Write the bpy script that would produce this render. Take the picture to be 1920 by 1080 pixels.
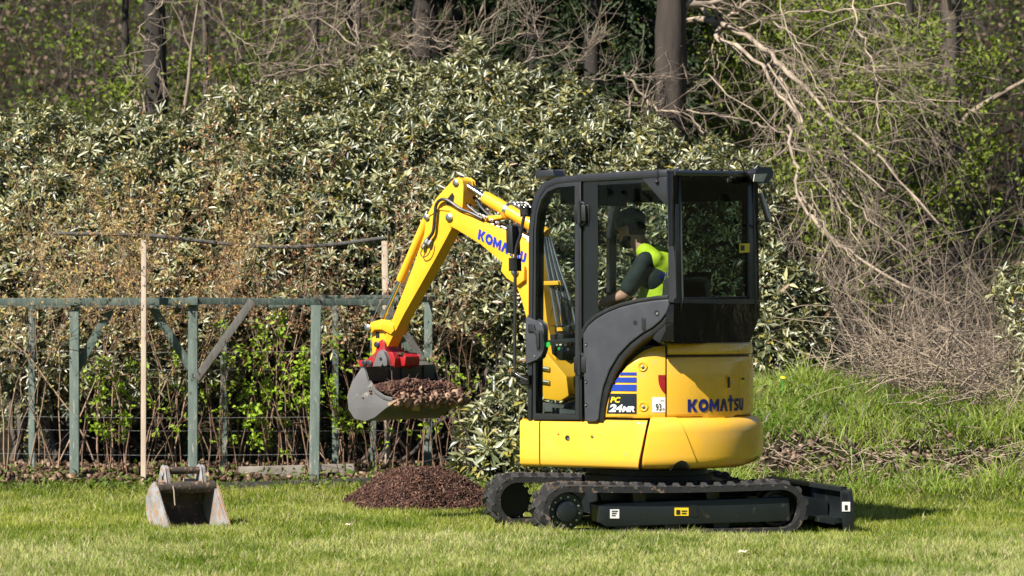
import bpy, bmesh, math, random
import numpy as np
from mathutils import Vector, Matrix

# ------------------------------------------------------------------ camera, sky, sun, exposure
for o in list(bpy.data.objects):
    bpy.data.objects.remove(o, do_unlink=True)
SC = bpy.context.scene
COL = SC.collection
FPX = 6028.0                       # focal length in pixels of a 1920 px wide picture
CAM = Vector((0.0, -22.0, 1.45))
HOR = 588.0                        # row of the horizon
cd = bpy.data.cameras.new('camera')
cam = bpy.data.objects.new('camera', cd)
COL.objects.link(cam)
cam.location = CAM
cam.rotation_euler = (math.radians(90), 0, 0)
cd.sensor_width = 36.0
cd.lens = FPX / 1920 * 36.0
cd.shift_y = (HOR - 540) / 1920
cd.clip_start = 0.5
cd.clip_end = 1000
cd.dof.use_dof = True
cd.dof.focus_distance = 22.0
cd.dof.aperture_fstop = 4.2
SC.camera = cam

SUN_AZ = Vector((-0.66, -0.75))    # horizontal direction towards the sun
SUN_EL = math.radians(43)
SUN_AZ.normalize()
SUN_DIR = Vector((SUN_AZ.x * math.cos(SUN_EL), SUN_AZ.y * math.cos(SUN_EL), math.sin(SUN_EL)))
w = bpy.data.worlds.new('World')
SC.world = w
w.use_nodes = True
nt = w.node_tree
bg = nt.nodes['Background']
sky = nt.nodes.new('ShaderNodeTexSky')
sky.sky_type = 'NISHITA'
sky.sun_disc = False
sky.air_density = 0.8
sky.dust_density = 0.1
sky.sun_elevation = SUN_EL
sky.sun_rotation = math.atan2(SUN_AZ.x, SUN_AZ.y)
nt.links.new(sky.outputs[0], bg.inputs[0])
bg.inputs[1].default_value = 0.05
sd = bpy.data.lights.new('sun', 'SUN')
sd.energy = 5.0
sd.angle = math.radians(0.53)
sd.color = (1.0, 0.94, 0.84)
sun = bpy.data.objects.new('sun', sd)
COL.objects.link(sun)
sun.rotation_euler = SUN_DIR.to_track_quat('Z', 'Y').to_euler()
SC.view_settings.view_transform = 'Standard'
SC.view_settings.look = 'None'
SC.view_settings.gamma = 1
SC.view_settings.use_curve_mapping = False
SC.view_settings.exposure = 0.93
SC.render.engine = 'CYCLES'
SC.cycles.max_bounces = 7
SC.cycles.diffuse_bounces = 2
SC.cycles.transparent_max_bounces = 12
SC.cycles.caustics_reflective = False
SC.cycles.caustics_refractive = False
SC.cycles.use_denoising = True

# ------------------------------------------------------------------ materials
MATS = {}
def new_mat(name):
    m = bpy.data.materials.new(name)
    m.use_nodes = True
    MATS[name] = m
    return m, m.node_tree, m.node_tree.nodes['Principled BSDF']

def rgb(c): return (c[0], c[1], c[2], 1.0)

def mat(name, color, rough=0.5, metal=0.0, color2=None, scale=8.0, amount=0.5, bump=0.0, bscale=None, coat=0.0, spec=0.5,
        stretch=(1, 1, 1), detail=6.0, wear=None, wear_cut=0.62):
    """Principled material whose colour wanders between two tones, with optional fine relief and worn patches."""
    m, nt, p = new_mat(name)
    N, L = nt.nodes, nt.links
    p.inputs['Roughness'].default_value = rough
    p.inputs['Metallic'].default_value = metal
    p.inputs['Specular IOR Level'].default_value = spec
    if coat:
        p.inputs['Coat Weight'].default_value = coat
        p.inputs['Coat Roughness'].default_value = 0.06
    tc = N.new('ShaderNodeTexCoord')
    mp = N.new('ShaderNodeMapping'); mp.inputs['Scale'].default_value = stretch
    L.new(tc.outputs['Object'], mp.inputs[0])
    no = N.new('ShaderNodeTexNoise'); no.inputs['Scale'].default_value = scale; no.inputs['Detail'].default_value = detail
    L.new(mp.outputs[0], no.inputs['Vector'])
    if color2 is None: color2 = tuple(c * 0.8 for c in color)
    r = N.new('ShaderNodeValToRGB')
    r.color_ramp.elements[0].position = 0.5 - amount * 0.5; r.color_ramp.elements[0].color = rgb(color2)
    r.color_ramp.elements[1].position = 0.5 + amount * 0.5; r.color_ramp.elements[1].color = rgb(color)
    L.new(no.outputs[0], r.inputs[0])
    out = r.outputs[0]
    if wear:
        n2 = N.new('ShaderNodeTexNoise'); n2.inputs['Scale'].default_value = scale * 2.3; n2.inputs['Detail'].default_value = 9
        L.new(mp.outputs[0], n2.inputs['Vector'])
        r2 = N.new('ShaderNodeValToRGB')
        r2.color_ramp.elements[0].position = wear_cut - 0.03; r2.color_ramp.elements[1].position = wear_cut + 0.04
        L.new(n2.outputs[0], r2.inputs[0])
        mx = N.new('ShaderNodeMix'); mx.data_type = 'RGBA'
        L.new(r2.outputs[0], mx.inputs[0]); L.new(out, mx.inputs[6]); mx.inputs[7].default_value = rgb(wear)
        out = mx.outputs[2]
    L.new(out, p.inputs['Base Color'])
    # uneven gloss
    mr = N.new('ShaderNodeMapRange'); mr.inputs[3].default_value = max(0.03, rough - 0.07); mr.inputs[4].default_value = min(1, rough + 0.1)
    L.new(no.outputs[0], mr.inputs[0]); L.new(mr.outputs[0], p.inputs['Roughness'])
    if bump:
        nb = N.new('ShaderNodeTexNoise'); nb.inputs['Scale'].default_value = bscale or scale * 6; nb.inputs['Detail'].default_value = 5
        L.new(mp.outputs[0], nb.inputs['Vector'])
        b = N.new('ShaderNodeBump'); b.inputs['Strength'].default_value = bump; b.inputs['Distance'].default_value = 0.01
        L.new(nb.outputs[0], b.inputs['Height']); L.new(b.outputs[0], p.inputs['Normal'])
    return m

def leaf_mat(name, rough=0.4, spec=0.5, trans=0.25, tint=(1, 1, 1)):
    """Colour from the per-leaf attribute Col; some light passes through."""
    m, nt, p = new_mat(name)
    N, L = nt.nodes, nt.links
    at = N.new('ShaderNodeAttribute'); at.attribute_name = 'Col'
    p.inputs['Roughness'].default_value = rough
    p.inputs['Specular IOR Level'].default_value = spec
    L.new(at.outputs['Color'], p.inputs['Base Color'])
    if trans:
        tr = N.new('ShaderNodeBsdfTranslucent')
        mu = N.new('ShaderNodeMix'); mu.data_type = 'RGBA'; mu.blend_type = 'MULTIPLY'; mu.inputs[0].default_value = 1
        mu.inputs[7].default_value = rgb(tint)
        L.new(at.outputs['Color'], mu.inputs[6]); L.new(mu.outputs[2], tr.inputs[0])
        mx = N.new('ShaderNodeMixShader'); mx.inputs[0].default_value = trans
        L.new(p.outputs[0], mx.inputs[1]); L.new(tr.outputs[0], mx.inputs[2])
        L.new(mx.outputs[0], N['Material Output'].inputs[0])
    return m

def glass_mat(name, tint=(0.55, 0.62, 0.6), gloss=1.0):
    m, nt, p = new_mat(name)
    N, L = nt.nodes, nt.links
    N.remove(p)
    tr = N.new('ShaderNodeBsdfTransparent'); tr.inputs[0].default_value = rgb(tint)
    gl = N.new('ShaderNodeBsdfGlossy'); gl.inputs[0].default_value = (gloss, gloss, gloss, 1); gl.inputs[1].default_value = 0.015
    lw = N.new('ShaderNodeLayerWeight'); lw.inputs[0].default_value = 0.5
    pw = N.new('ShaderNodeMath'); pw.operation = 'POWER'; pw.inputs[1].default_value = 5; L.new(lw.outputs['Facing'], pw.inputs[0])
    fr = N.new('ShaderNodeMath'); fr.operation = 'MULTIPLY_ADD'; fr.inputs[1].default_value = 0.95; fr.inputs[2].default_value = 0.045
    L.new(pw.outputs[0], fr.inputs[0])
    mx = N.new('ShaderNodeMixShader')
    L.new(fr.outputs[0], mx.inputs[0]); L.new(tr.outputs[0], mx.inputs[1]); L.new(gl.outputs[0], mx.inputs[2])
    L.new(mx.outputs[0], N['Material Output'].inputs[0])
    return m

YEL = (0.85, 0.465, 0.03)
mat('yellow_paint', YEL, 0.26, color2=(0.76, 0.43, 0.055), scale=5, amount=0.35, coat=0.5, wear=(0.62, 0.40, 0.13), wear_cut=0.70)
mat('yellow_arm_paint', YEL, 0.38, color2=(0.78, 0.40, 0.014), scale=4, coat=0.15, wear=(0.45, 0.27, 0.06), wear_cut=0.74)
mat('grey_plastic', (0.052, 0.054, 0.064), 0.36, color2=(0.042, 0.044, 0.053), scale=14, bump=0.12, bscale=420)
mat('frame_paint', (0.024, 0.025, 0.030), 0.3, color2=(0.018, 0.019, 0.023), scale=6, coat=0.25)
mat('black_gloss', (0.006, 0.006, 0.007), 0.06, color2=(0.004, 0.004, 0.005), scale=6, spec=0.45, bump=0.9, bscale=3.2)
mat('black_matt', (0.009, 0.0095, 0.010), 0.5, color2=(0.006, 0.006, 0.0065), scale=20)
mat('frit', (0.009, 0.011, 0.013), 0.3, color2=(0.007, 0.009, 0.01), scale=5)
mat('dark_steel_paint', (0.013, 0.017, 0.02), 0.38, color2=(0.008, 0.011, 0.012), scale=5, wear=(0.05, 0.043, 0.036), wear_cut=0.66)
mat('rubber', (0.018, 0.018, 0.02), 0.62, color2=(0.010, 0.010, 0.011), scale=9, bump=0.3, bscale=60, wear=(0.16, 0.115, 0.085), wear_cut=0.62)
mat('lug_rubber', (0.028, 0.028, 0.031), 0.6, color2=(0.013, 0.013, 0.014), scale=7, bump=0.3, bscale=60, wear=(0.20, 0.145, 0.105), wear_cut=0.62)
mat('chrome', (0.72, 0.73, 0.76), 0.14, metal=1.0, color2=(0.6, 0.61, 0.64), scale=10)
mat('zinc', (0.62, 0.62, 0.63), 0.32, metal=1.0, color2=(0.42, 0.42, 0.42), scale=30)
mat('hose', (0.03, 0.03, 0.036), 0.42, color2=(0.02, 0.02, 0.024), scale=40)
mat('pipe_steel', (0.33, 0.37, 0.42), 0.3, metal=0.7, color2=(0.25, 0.28, 0.32), scale=20)
mat('blue_decal', (0.012, 0.05, 0.36), 0.35, color2=(0.011, 0.045, 0.33), scale=4)
mat('logo_blue', (0.008, 0.011, 0.10), 0.35, color2=(0.011, 0.016, 0.155), scale=4)
mat('logo_blue_bright', (0.014, 0.04, 0.42), 0.35, color2=(0.012, 0.036, 0.38), scale=4)
mat('navy_decal', (0.012, 0.018, 0.026), 0.3, color2=(0.011, 0.016, 0.024), scale=4)
mat('white_decal', (0.8, 0.8, 0.79), 0.4, color2=(0.74, 0.74, 0.73), scale=4)
mat('yellow_decal', (0.85, 0.6, 0.02), 0.4, color2=(0.8, 0.56, 0.02), scale=4)
mat('black_ink', (0.015, 0.015, 0.015), 0.5)
mat('red_lens', (0.30, 0.006, 0.012), 0.12, color2=(0.22, 0.004, 0.008), scale=30, coat=0.6)
mat('red_paint', (0.42, 0.014, 0.018), 0.32, color2=(0.27, 0.010, 0.012), scale=9, wear=(0.16, 0.06, 0.05), wear_cut=0.60)
mat('orange_mark', (0.8, 0.16, 0.04), 0.5)
mat('green_sticker', (0.02, 0.35, 0.06), 0.4)
mat('bucket_grey', (0.145, 0.142, 0.147), 0.48, color2=(0.10, 0.098, 0.10), scale=5, wear=(0.24, 0.22, 0.2), wear_cut=0.64, bump=0.1, bscale=60)
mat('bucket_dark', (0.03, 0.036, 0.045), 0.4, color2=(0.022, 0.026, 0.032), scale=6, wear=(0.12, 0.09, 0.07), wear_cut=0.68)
mat('old_bucket', (0.40, 0.385, 0.39), 0.6, color2=(0.17, 0.165, 0.17), scale=9, wear=(0.34, 0.22, 0.14), wear_cut=0.57, bump=0.4, bscale=45)
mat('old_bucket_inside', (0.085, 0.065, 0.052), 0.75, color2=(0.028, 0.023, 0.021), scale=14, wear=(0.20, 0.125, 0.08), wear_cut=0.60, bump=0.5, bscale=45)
mat('muddy_edge', (0.42, 0.29, 0.19), 0.85, color2=(0.24, 0.16, 0.11), scale=9, bump=0.6, bscale=40)
mat('lamp_lens', (0.62, 0.58, 0.50), 0.25, color2=(0.5, 0.46, 0.40), scale=25)
mat('seat_fabric', (0.03, 0.03, 0.033), 0.8, color2=(0.02, 0.02, 0.021), scale=60)
mat('console_grey', (0.10, 0.105, 0.11), 0.55, color2=(0.07, 0.073, 0.078), scale=12)
glass_mat('clear_glass', (0.86, 0.90, 0.88), 0.14)
glass_mat('tinted_glass', (0.30, 0.37, 0.34), 1.0)
mat('green_timber', (0.14, 0.18, 0.15), 0.65, color2=(0.05, 0.075, 0.066), scale=7, stretch=(3, 3, 0.6), bump=0.35, bscale=60, wear=(0.25, 0.24, 0.21), wear_cut=0.63)
mat('grey_timber', (0.16, 0.15, 0.135), 0.8, color2=(0.075, 0.07, 0.066), scale=9, stretch=(3, 3, 0.5), bump=0.4, bscale=60)
mat('pale_timber', (0.50, 0.41, 0.32), 0.75, color2=(0.34, 0.26, 0.20), scale=8, stretch=(3, 3, 0.4), bump=0.3, bscale=60)
mat('white_board', (0.40, 0.35, 0.30), 0.8, color2=(0.2, 0.17, 0.145), scale=6, bump=0.3)
mat('dark_board', (0.06, 0.06, 0.05), 0.8, color2=(0.03, 0.032, 0.026), scale=6, bump=0.3, wear=(0.16, 0.14, 0.12))
mat('wire', (0.22, 0.22, 0.21), 0.6, metal=0.3)
mat('bark_pale', (0.46, 0.37, 0.28), 0.8, color2=(0.13, 0.10, 0.078), scale=6, bump=0.4, bscale=40)
mat('bark_grey', (0.115, 0.09, 0.075), 0.85, color2=(0.05, 0.04, 0.033), scale=5, bump=0.5, bscale=30, stretch=(2, 2, 0.5))
mat('bark_mid', (0.06, 0.046, 0.037), 0.9, color2=(0.018, 0.014, 0.012), scale=4, bump=0.8, bscale=22, stretch=(2, 2, 0.4))
mat('bark_dark', (0.05, 0.04, 0.033), 0.9, color2=(0.02, 0.017, 0.015), scale=5, bump=0.6, bscale=25, stretch=(2, 2, 0.5))
mat('twig_tan', (0.42, 0.29, 0.19), 0.8, color2=(0.25, 0.16, 0.11), scale=5)
mat('twig_straw', (0.46, 0.37, 0.27), 0.8, color2=(0.26, 0.20, 0.15), scale=4)
mat('cane', (0.25, 0.14, 0.09), 0.6, color2=(0.16, 0.10, 0.07), scale=5)
leaf_mat('rhodo_leaf', 0.40, 0.95, 0.05, (1.2, 1.3, 0.5))
leaf_mat('soft_leaf', 0.55, 0.35, 0.38, (1.2, 1.25, 0.5))
leaf_mat('dry_leaf', 0.7, 0.2, 0.25, (1.2, 1.0, 0.7))
leaf_mat('needle', 0.6, 0.3, 0.1, (1, 1, 0.6))
leaf_mat('grass_blade', 0.5, 0.35, 0.45, (1.2, 1.2, 0.6))
leaf_mat('chip', 0.85, 0.2, 0.0)
mat('skin', (0.52, 0.29, 0.21), 0.5, color2=(0.45, 0.235, 0.165), scale=16)
mat('beard_hair', (0.035, 0.024, 0.018), 0.8, color2=(0.018, 0.013, 0.01), scale=90, bump=0.5, bscale=200)
mat('cap_cloth', (0.012, 0.017, 0.019), 0.75, color2=(0.075, 0.09, 0.085), scale=26, amount=0.3)
mat('shirt_cloth', (0.014, 0.024, 0.026), 0.8, color2=(0.01, 0.017, 0.018), scale=12, bump=0.3, bscale=14)
mat('vest_cloth', (0.52, 0.68, 0.02), 0.7, color2=(0.40, 0.54, 0.015), scale=9, bump=1.0, bscale=16)
mat('reflective_tape', (0.5, 0.52, 0.5), 0.4, color2=(0.4, 0.42, 0.4))
mat('trousers_cloth', (0.03, 0.033, 0.04), 0.85, color2=(0.02, 0.022, 0.026), scale=20)
mat('petal', (0.7, 0.6, 0.5), 0.7, color2=(0.5, 0.4, 0.3), scale=30)
mat('stone', (0.36, 0.32, 0.28), 0.85, color2=(0.2, 0.17, 0.15), scale=12, bump=0.4)

# ------------------------------------------------------------------ projection helpers: a pixel on a known plane gives a point of the place
TH = math.radians(33)              # upper structure heading
AL = math.radians(15)              # undercarriage heading
OX = (1217 - 960) / FPX * 22.0     # swing centre
def frame(ang):
    c, s = math.cos(ang), math.sin(ang)
    return Vector((c, s, 0)), Vector((-s, c, 0))
HF, HL = frame(math.pi - TH)       # house: forward, left
UF, UL = frame(math.pi + AL)       # undercarriage: forward (sprocket end), left
O = Vector((OX, 0, 0))
def WP(px, py, y):
    d = y - CAM.y
    return Vector(((px - 960) / FPX * d, y, CAM.z + (HOR - py) / FPX * d))
def proj(P):
    d = P[1] - CAM.y
    return 960 + P[0] / d * FPX, HOR - (P[2] - CAM.z) / d * FPX
def _solve(px, py, base, dirv):
    k = (px - 960) / FPX
    # base.x + t*dir.x = k*(base.y + t*dir.y + 22)
    t = (k * (base.y - CAM.y) - base.x) / (dirv.x - k * dirv.y)
    y = base.y + t * dirv.y
    return t, CAM.z + (HOR - py) / FPX * (y - CAM.y)
def HY(px, py, Y):
    t, z = _solve(px, py, O + HL * Y, HF); return Vector((t, Y, z))
def HX(px, py, X):
    t, z = _solve(px, py, O + HF * X, HL); return Vector((X, t, z))
def UY(px, py, Y):
    t, z = _solve(px, py, O + UL * Y, UF); return Vector((t, Y, z))
def UX(px, py, X):
    t, z = _solve(px, py, O + UF * X, UL); return Vector((X, t, z))
def H2W(p): return O + HF * p[0] + HL * p[1] + Vector((0, 0, p[2]))
def U2W(p): return O + UF * p[0] + UL * p[1] + Vector((0, 0, p[2]))
def IDW(p): return Vector(p)

# ------------------------------------------------------------------ object helpers
def tag(o, label=None, cat=None, group=None, kind=None):
    if label: o['label'] = label
    if cat: o['category'] = cat
    if group: o['group'] = group
    if kind: o['kind'] = kind
    return o
def empty(name, loc, label, cat, group=None):
    o = bpy.data.objects.new(name, None)
    o.empty_display_size = 0.1
    o.location = loc
    COL.objects.link(o)
    return tag(o, label, cat, group)
def origin_of(o):
    v = Vector((0, 0, 0))
    while o is not None:
        v += o.location; o = o.parent
    return v
def link(name, me, parent=None, m=None):
    if m is not None and not me.materials:
        me.materials.append(MATS[m] if isinstance(m, str) else m)
    o = bpy.data.objects.new(name, me)
    COL.objects.link(o)
    if parent is not None: o.parent = parent
    return o
def finish(bm, name, m, parent, T, smooth=35, bevel=0, segs=2):
    if bevel:
        bmesh.ops.remove_doubles(bm, verts=bm.verts, dist=1e-5)
        ed = [e for e in bm.edges if len(e.link_faces) == 2 and e.calc_face_angle(0) > math.radians(28)]
        if ed:
            bmesh.ops.bevel(bm, geom=ed, offset=bevel, offset_type='OFFSET', segments=segs, profile=0.6, affect='EDGES', clamp_overlap=True)
    bmesh.ops.recalc_face_normals(bm, faces=bm.faces)
    org = origin_of(parent) if parent is not None else Vector((0, 0, 0))
    for v in bm.verts: v.co = T(v.co) - org
    bmesh.ops.recalc_face_normals(bm, faces=bm.faces)
    me = bpy.data.meshes.new(name)
    bm.to_mesh(me); bm.free()
    if smooth:
        me.polygons.foreach_set('use_smooth', [True] * len(me.polygons))
        me.set_sharp_from_angle(angle=math.radians(smooth))
    return link(name, me, parent, m)

def prism(name, pts, d0, d1, m, parent, T=H2W, axis='Y', bevel=0.006, smooth=35, segs=2, holes=None):
    """Outline pts (two in-plane coordinates) pushed from d0 to d1 along the axis."""
    bm = bmesh.new()
    def P(p, d):
        if axis == 'Y': return Vector((p[0], d, p[1]))
        if axis == 'X': return Vector((d, p[0], p[1]))
        return Vector((p[0], p[1], d))
    a = [bm.verts.new(P(p, d0)) for p in pts]; b = [bm.verts.new(P(p, d1)) for p in pts]
    n = len(pts)
    bm.faces.new(a); bm.faces.new(b)
    for i in range(n):
        bm.faces.new((a[i], a[(i + 1) % n], b[(i + 1) % n], b[i]))
    return finish(bm, name, m, parent, T, smooth, bevel, segs)

def ring(name, outer, inner, d0, d1, m, parent, T=H2W, axis='Y', bevel=0.004, smooth=35):
    bm = bmesh.new()
    def P(p, d):
        if axis == 'Y': return Vector((p[0], d, p[1]))
        if axis == 'X': return Vector((d, p[0], p[1]))
        return Vector((p[0], p[1], d))
    n = len(outer)
    A, B, C, D = [[bm.verts.new(P(p, d)) for p in q] for q, d in ((outer, d0), (inner, d0), (outer, d1), (inner, d1))]
    for i in range(n):
        j = (i + 1) % n
        bm.faces.new((A[i], A[j], B[j], B[i])); bm.faces.new((C[i], C[j], D[j], D[i]))
        bm.faces.new((A[i], A[j], C[j], C[i])); bm.faces.new((B[i], B[j], D[j], D[i]))
    return finish(bm, name, m, parent, T, smooth, bevel)

def box(name, lo, hi, m, parent, T=H2W, bevel=0.006, segs=2):
    bm = bmesh.new()
    V = [bm.verts.new(((lo, hi)[i & 1][0], (lo, hi)[(i >> 1) & 1][1], (lo, hi)[(i >> 2) & 1][2])) for i in range(8)]
    for f in ((0, 1, 3, 2), (4, 5, 7, 6), (0, 1, 5, 4), (2, 3, 7, 6), (0, 2, 6, 4), (1, 3, 7, 5)):
        bm.faces.new([V[i] for i in f])
    return finish(bm, name, m, parent, T, 35, bevel, segs)

def spline(pts, n=6, closed=False):
    pts = [Vector(p) for p in pts]
    out = []
    N = len(pts)
    for i in range(N if closed else N - 1):
        p1, p2 = pts[i], pts[(i + 1) % N]
        p0 = pts[i - 1] if (i or closed) else p1 * 2 - p2
        p3 = pts[(i + 2) % N] if (closed or i + 2 < N) else p2 * 2 - p1
        for k in range(n):
            t = k / n
            out.append(0.5 * ((2 * p1) + (p2 - p0) * t + (2 * p0 - 5 * p1 + 4 * p2 - p3) * t * t + (3 * p1 - p0 - 3 * p2 + p3) * t ** 3))
    if not closed: out.append(pts[-1])
    return out

def tube(name, pts, r, m, parent, T=H2W, sides=10, sm=0, radii=None, cap=True):
    pts = [Vector(p) for p in pts]
    if sm: pts = spline(pts, sm)
    n = len(pts)
    bm = bmesh.new()
    rings = []
    up = None
    for i, p in enumerate(pts):
        d = (pts[min(i + 1, n - 1)] - pts[max(i - 1, 0)]).normalized()
        if up is None:
            up = d.orthogonal().normalized()
        else:
            up = (up - d * up.dot(d)).normalized()
        sd_ = d.cross(up)
        rr = r if radii is None else radii[i]
        rings.append([bm.verts.new(p + (up * math.cos(a) + sd_ * math.sin(a)) * rr) for a in [2 * math.pi * k / sides for k in range(sides)]])
    for i in range(n - 1):
        for k in range(sides):
            bm.faces.new((rings[i][k], rings[i][(k + 1) % sides], rings[i + 1][(k + 1) % sides], rings[i + 1][k]))
    if cap:
        bm.faces.new(rings[0]); bm.faces.new(rings[-1])
    return finish(bm, name, m, parent, T, 40)

def lathe(name, prof, c, axis, m, parent, T=H2W, sides=28):
    """Profile of (distance along axis, radius) turned about the axis through c."""
    c = Vector(c); ax = Vector(axis).normalized()
    u = ax.orthogonal().normalized(); v = ax.cross(u)
    bm = bmesh.new()
    R = [[bm.verts.new(c + ax * h + (u * math.cos(a) + v * math.sin(a)) * max(r, 1e-4)) for a in [2 * math.pi * k / sides for k in range(sides)]] for h, r in prof]
    for i in range(len(R) - 1):
        for k in range(sides):
            bm.faces.new((R[i][k], R[i][(k + 1) % sides], R[i + 1][(k + 1) % sides], R[i + 1][k]))
    bm.faces.new(R[0]); bm.faces.new(R[-1])
    return finish(bm, name, m, parent, T, 32)

def sweep(name, path, hw, d0, d1, m, parent, T=H2W, axis='Y', bevel=0.008):
    """A flat bar of half width hw following an in-plane path, from d0 to d1 across the plane."""
    n = len(path); L_, R_ = [], []
    for i in range(n):
        a = Vector(path[max(i - 1, 0)]); b = Vector(path[min(i + 1, n - 1)])
        d = (b - a).normalized(); nn = Vector((-d.y, d.x))
        h = hw[i] if isinstance(hw, (list, tuple)) else hw
        L_.append(Vector(path[i]) + nn * h); R_.append(Vector(path[i]) - nn * h)
    return prism(name, L_ + R_[::-1], d0, d1, m, parent, T, axis, bevel)

def xz(v): return Vector((v[0], v[2]))
def yz(v): return Vector((v[1], v[2]))
def hy(pts, Y): return [xz(HY(a, b, Y)) for a, b in pts]
def hx(pts, X): return [yz(HX(a, b, X)) for a, b in pts]

# raw numpy mesh
def np_mesh(name, V, F, col=None, smooth=False):
    me = bpy.data.meshes.new(name)
    V = np.asarray(V, np.float32); F = np.asarray(F, np.int32)
    k = F.shape[1]
    me.vertices.add(len(V)); me.vertices.foreach_set('co', V.ravel())
    me.loops.add(F.size); me.loops.foreach_set('vertex_index', F.ravel())
    me.polygons.add(len(F))
    me.polygons.foreach_set('loop_start', np.arange(0, F.size, k, dtype=np.int32))
    me.polygons.foreach_set('loop_total', np.full(len(F), k, np.int32))
    if smooth: me.polygons.foreach_set('use_smooth', np.ones(len(F), bool))
    me.update(calc_edges=True)
    if col is not None:
        at = me.color_attributes.new('Col', 'FLOAT_COLOR', 'POINT')
        c4 = np.ones((len(V), 4), np.float32); c4[:, :3] = col
        at.data.foreach_set('color', c4.ravel())
    return me
def nrm(a): return a / np.maximum(np.linalg.norm(a, axis=1, keepdims=True), 1e-9)

def leaves(name, pos, d, nor, L, W, col, m, parent=None, fold=0.18, bend=0.12, wide=0.5):
    """Leaves folded along the rib: base, two raised sides, drooping tip."""
    pos = np.asarray(pos, float); d = nrm(np.asarray(d, float)); nor = np.asarray(nor, float)
    s = nrm(np.cross(d, nor)); nor = np.cross(s, d)
    L = np.asarray(L)[:, None]; W = np.asarray(W)[:, None]
    n = len(pos)
    up = nor * (fold * W)
    V = np.stack([pos, pos + d * L * wide + s * W * 0.5 + up, pos + d * L - nor * (bend * L), pos + d * L * wide - s * W * 0.5 + up], 1).reshape(-1, 3)
    b = (np.arange(n) * 4)[:, None]
    F = np.concatenate([b + np.array([[0, 1, 2]]), b + np.array([[0, 2, 3]])], 0)
    c = np.repeat(np.asarray(col), 4, axis=0)
    if parent is not None: V = V - np.array(origin_of(parent))
    return link(name, np_mesh(name, V, F, c), parent, m)

def tubes(name, lines, m, parent=None, sides=4):
    """Many tapering twigs in one mesh; lines = [(points k x 3, radii k)]."""
    Vs, Fs, base = [], [], 0
    bylen = {}
    for p, r in lines: bylen.setdefault(len(p), []).append((p, r))
    for k, it in bylen.items():
        P = np.array([a for a, _ in it], float); R = np.array([a for _, a in it], float)
        n = len(P)
        D = np.empty_like(P); D[:, 1:-1] = P[:, 2:] - P[:, :-2]; D[:, 0] = P[:, 1] - P[:, 0]; D[:, -1] = P[:, -1] - P[:, -2]
        D /= np.maximum(np.linalg.norm(D, axis=2, keepdims=True), 1e-9)
        ref = np.where(np.abs(D[:, :, 2:3]) > 0.85, np.array([1.0, 0.1, 0]), np.array([0, 0.1, 1.0]))
        U = np.cross(D, ref); U /= np.maximum(np.linalg.norm(U, axis=2, keepdims=True), 1e-9)
        Wv = np.cross(D, U)
        an = np.arange(sides) * 2 * np.pi / sides
        V = P[:, :, None, :] + R[:, :, None, None] * (U[:, :, None, :] * np.cos(an)[None, None, :, None] + Wv[:, :, None, :] * np.sin(an)[None, None, :, None])
        idx = np.arange(n * k * sides).reshape(n, k, sides) + base
        a = idx[:, :-1]; b = np.roll(a, -1, 2); c2 = np.roll(idx[:, 1:], -1, 2); d2 = idx[:, 1:]
        Fs.append(np.stack([a, b, c2, d2], -1).reshape(-1, 4)); Vs.append(V.reshape(-1, 3))
        base += n * k * sides
    V = np.concatenate(Vs); F = np.concatenate(Fs)
    if parent is not None: V = V - np.array(origin_of(parent))
    return link(name, np_mesh(name, V, F, None, True), parent, m)

RNG = np.random.default_rng(7)
random.seed(7)
def wander(p, d, L, r0, r1, k=6, wob=0.25, grav=0.0, rng=RNG):
    """A twig: k points from p, direction d wandering, bending by grav."""
    p = np.array(p, float); d = np.array(d, float); d /= np.linalg.norm(d)
    P = [p.copy()]
    for i in range(k - 1):
        d = d + rng.normal(0, wob, 3) + np.array([0, 0, grav])
        d /= np.linalg.norm(d)
        p = p + d * L / (k - 1); P.append(p.copy())
    return np.array(P), np.linspace(r0, r1, k)
def sprout(line, n, L, rng=RNG, ang=0.9, k=5, wob=0.25, grav=0.0, t0=0.25, rs=0.5, rmin=0.0012):
    P, R = line; out = []
    for _ in range(n):
        t = t0 + (1 - t0) * rng.random(); f = t * (len(P) - 1); i = min(int(f), len(P) - 2); u = f - i
        p = P[i] * (1 - u) + P[i + 1] * u; r = (R[i] * (1 - u) + R[i + 1] * u) * rs
        d = P[i + 1] - P[i]; d = d / np.linalg.norm(d) + rng.normal(0, ang, 3)
        out.append(wander(p, d, L * (0.5 + rng.random()), max(r, rmin), rmin * 0.7, k, wob, grav, rng))
    return out
def resample(pts, k, r0, r1, jit=0.0, rng=RNG):
    pts = spline(pts, 8); P = np.array([list(p) for p in pts])
    i = np.linspace(0, len(P) - 1, k); lo = np.floor(i).astype(int); hi = np.minimum(lo + 1, len(P) - 1); f = (i - lo)[:, None]
    Q = P[lo] * (1 - f) + P[hi] * f
    Q[1:-1] += rng.normal(0, jit, (k - 2, 3)) if jit else 0
    return Q, np.linspace(r0, r1, k)

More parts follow.
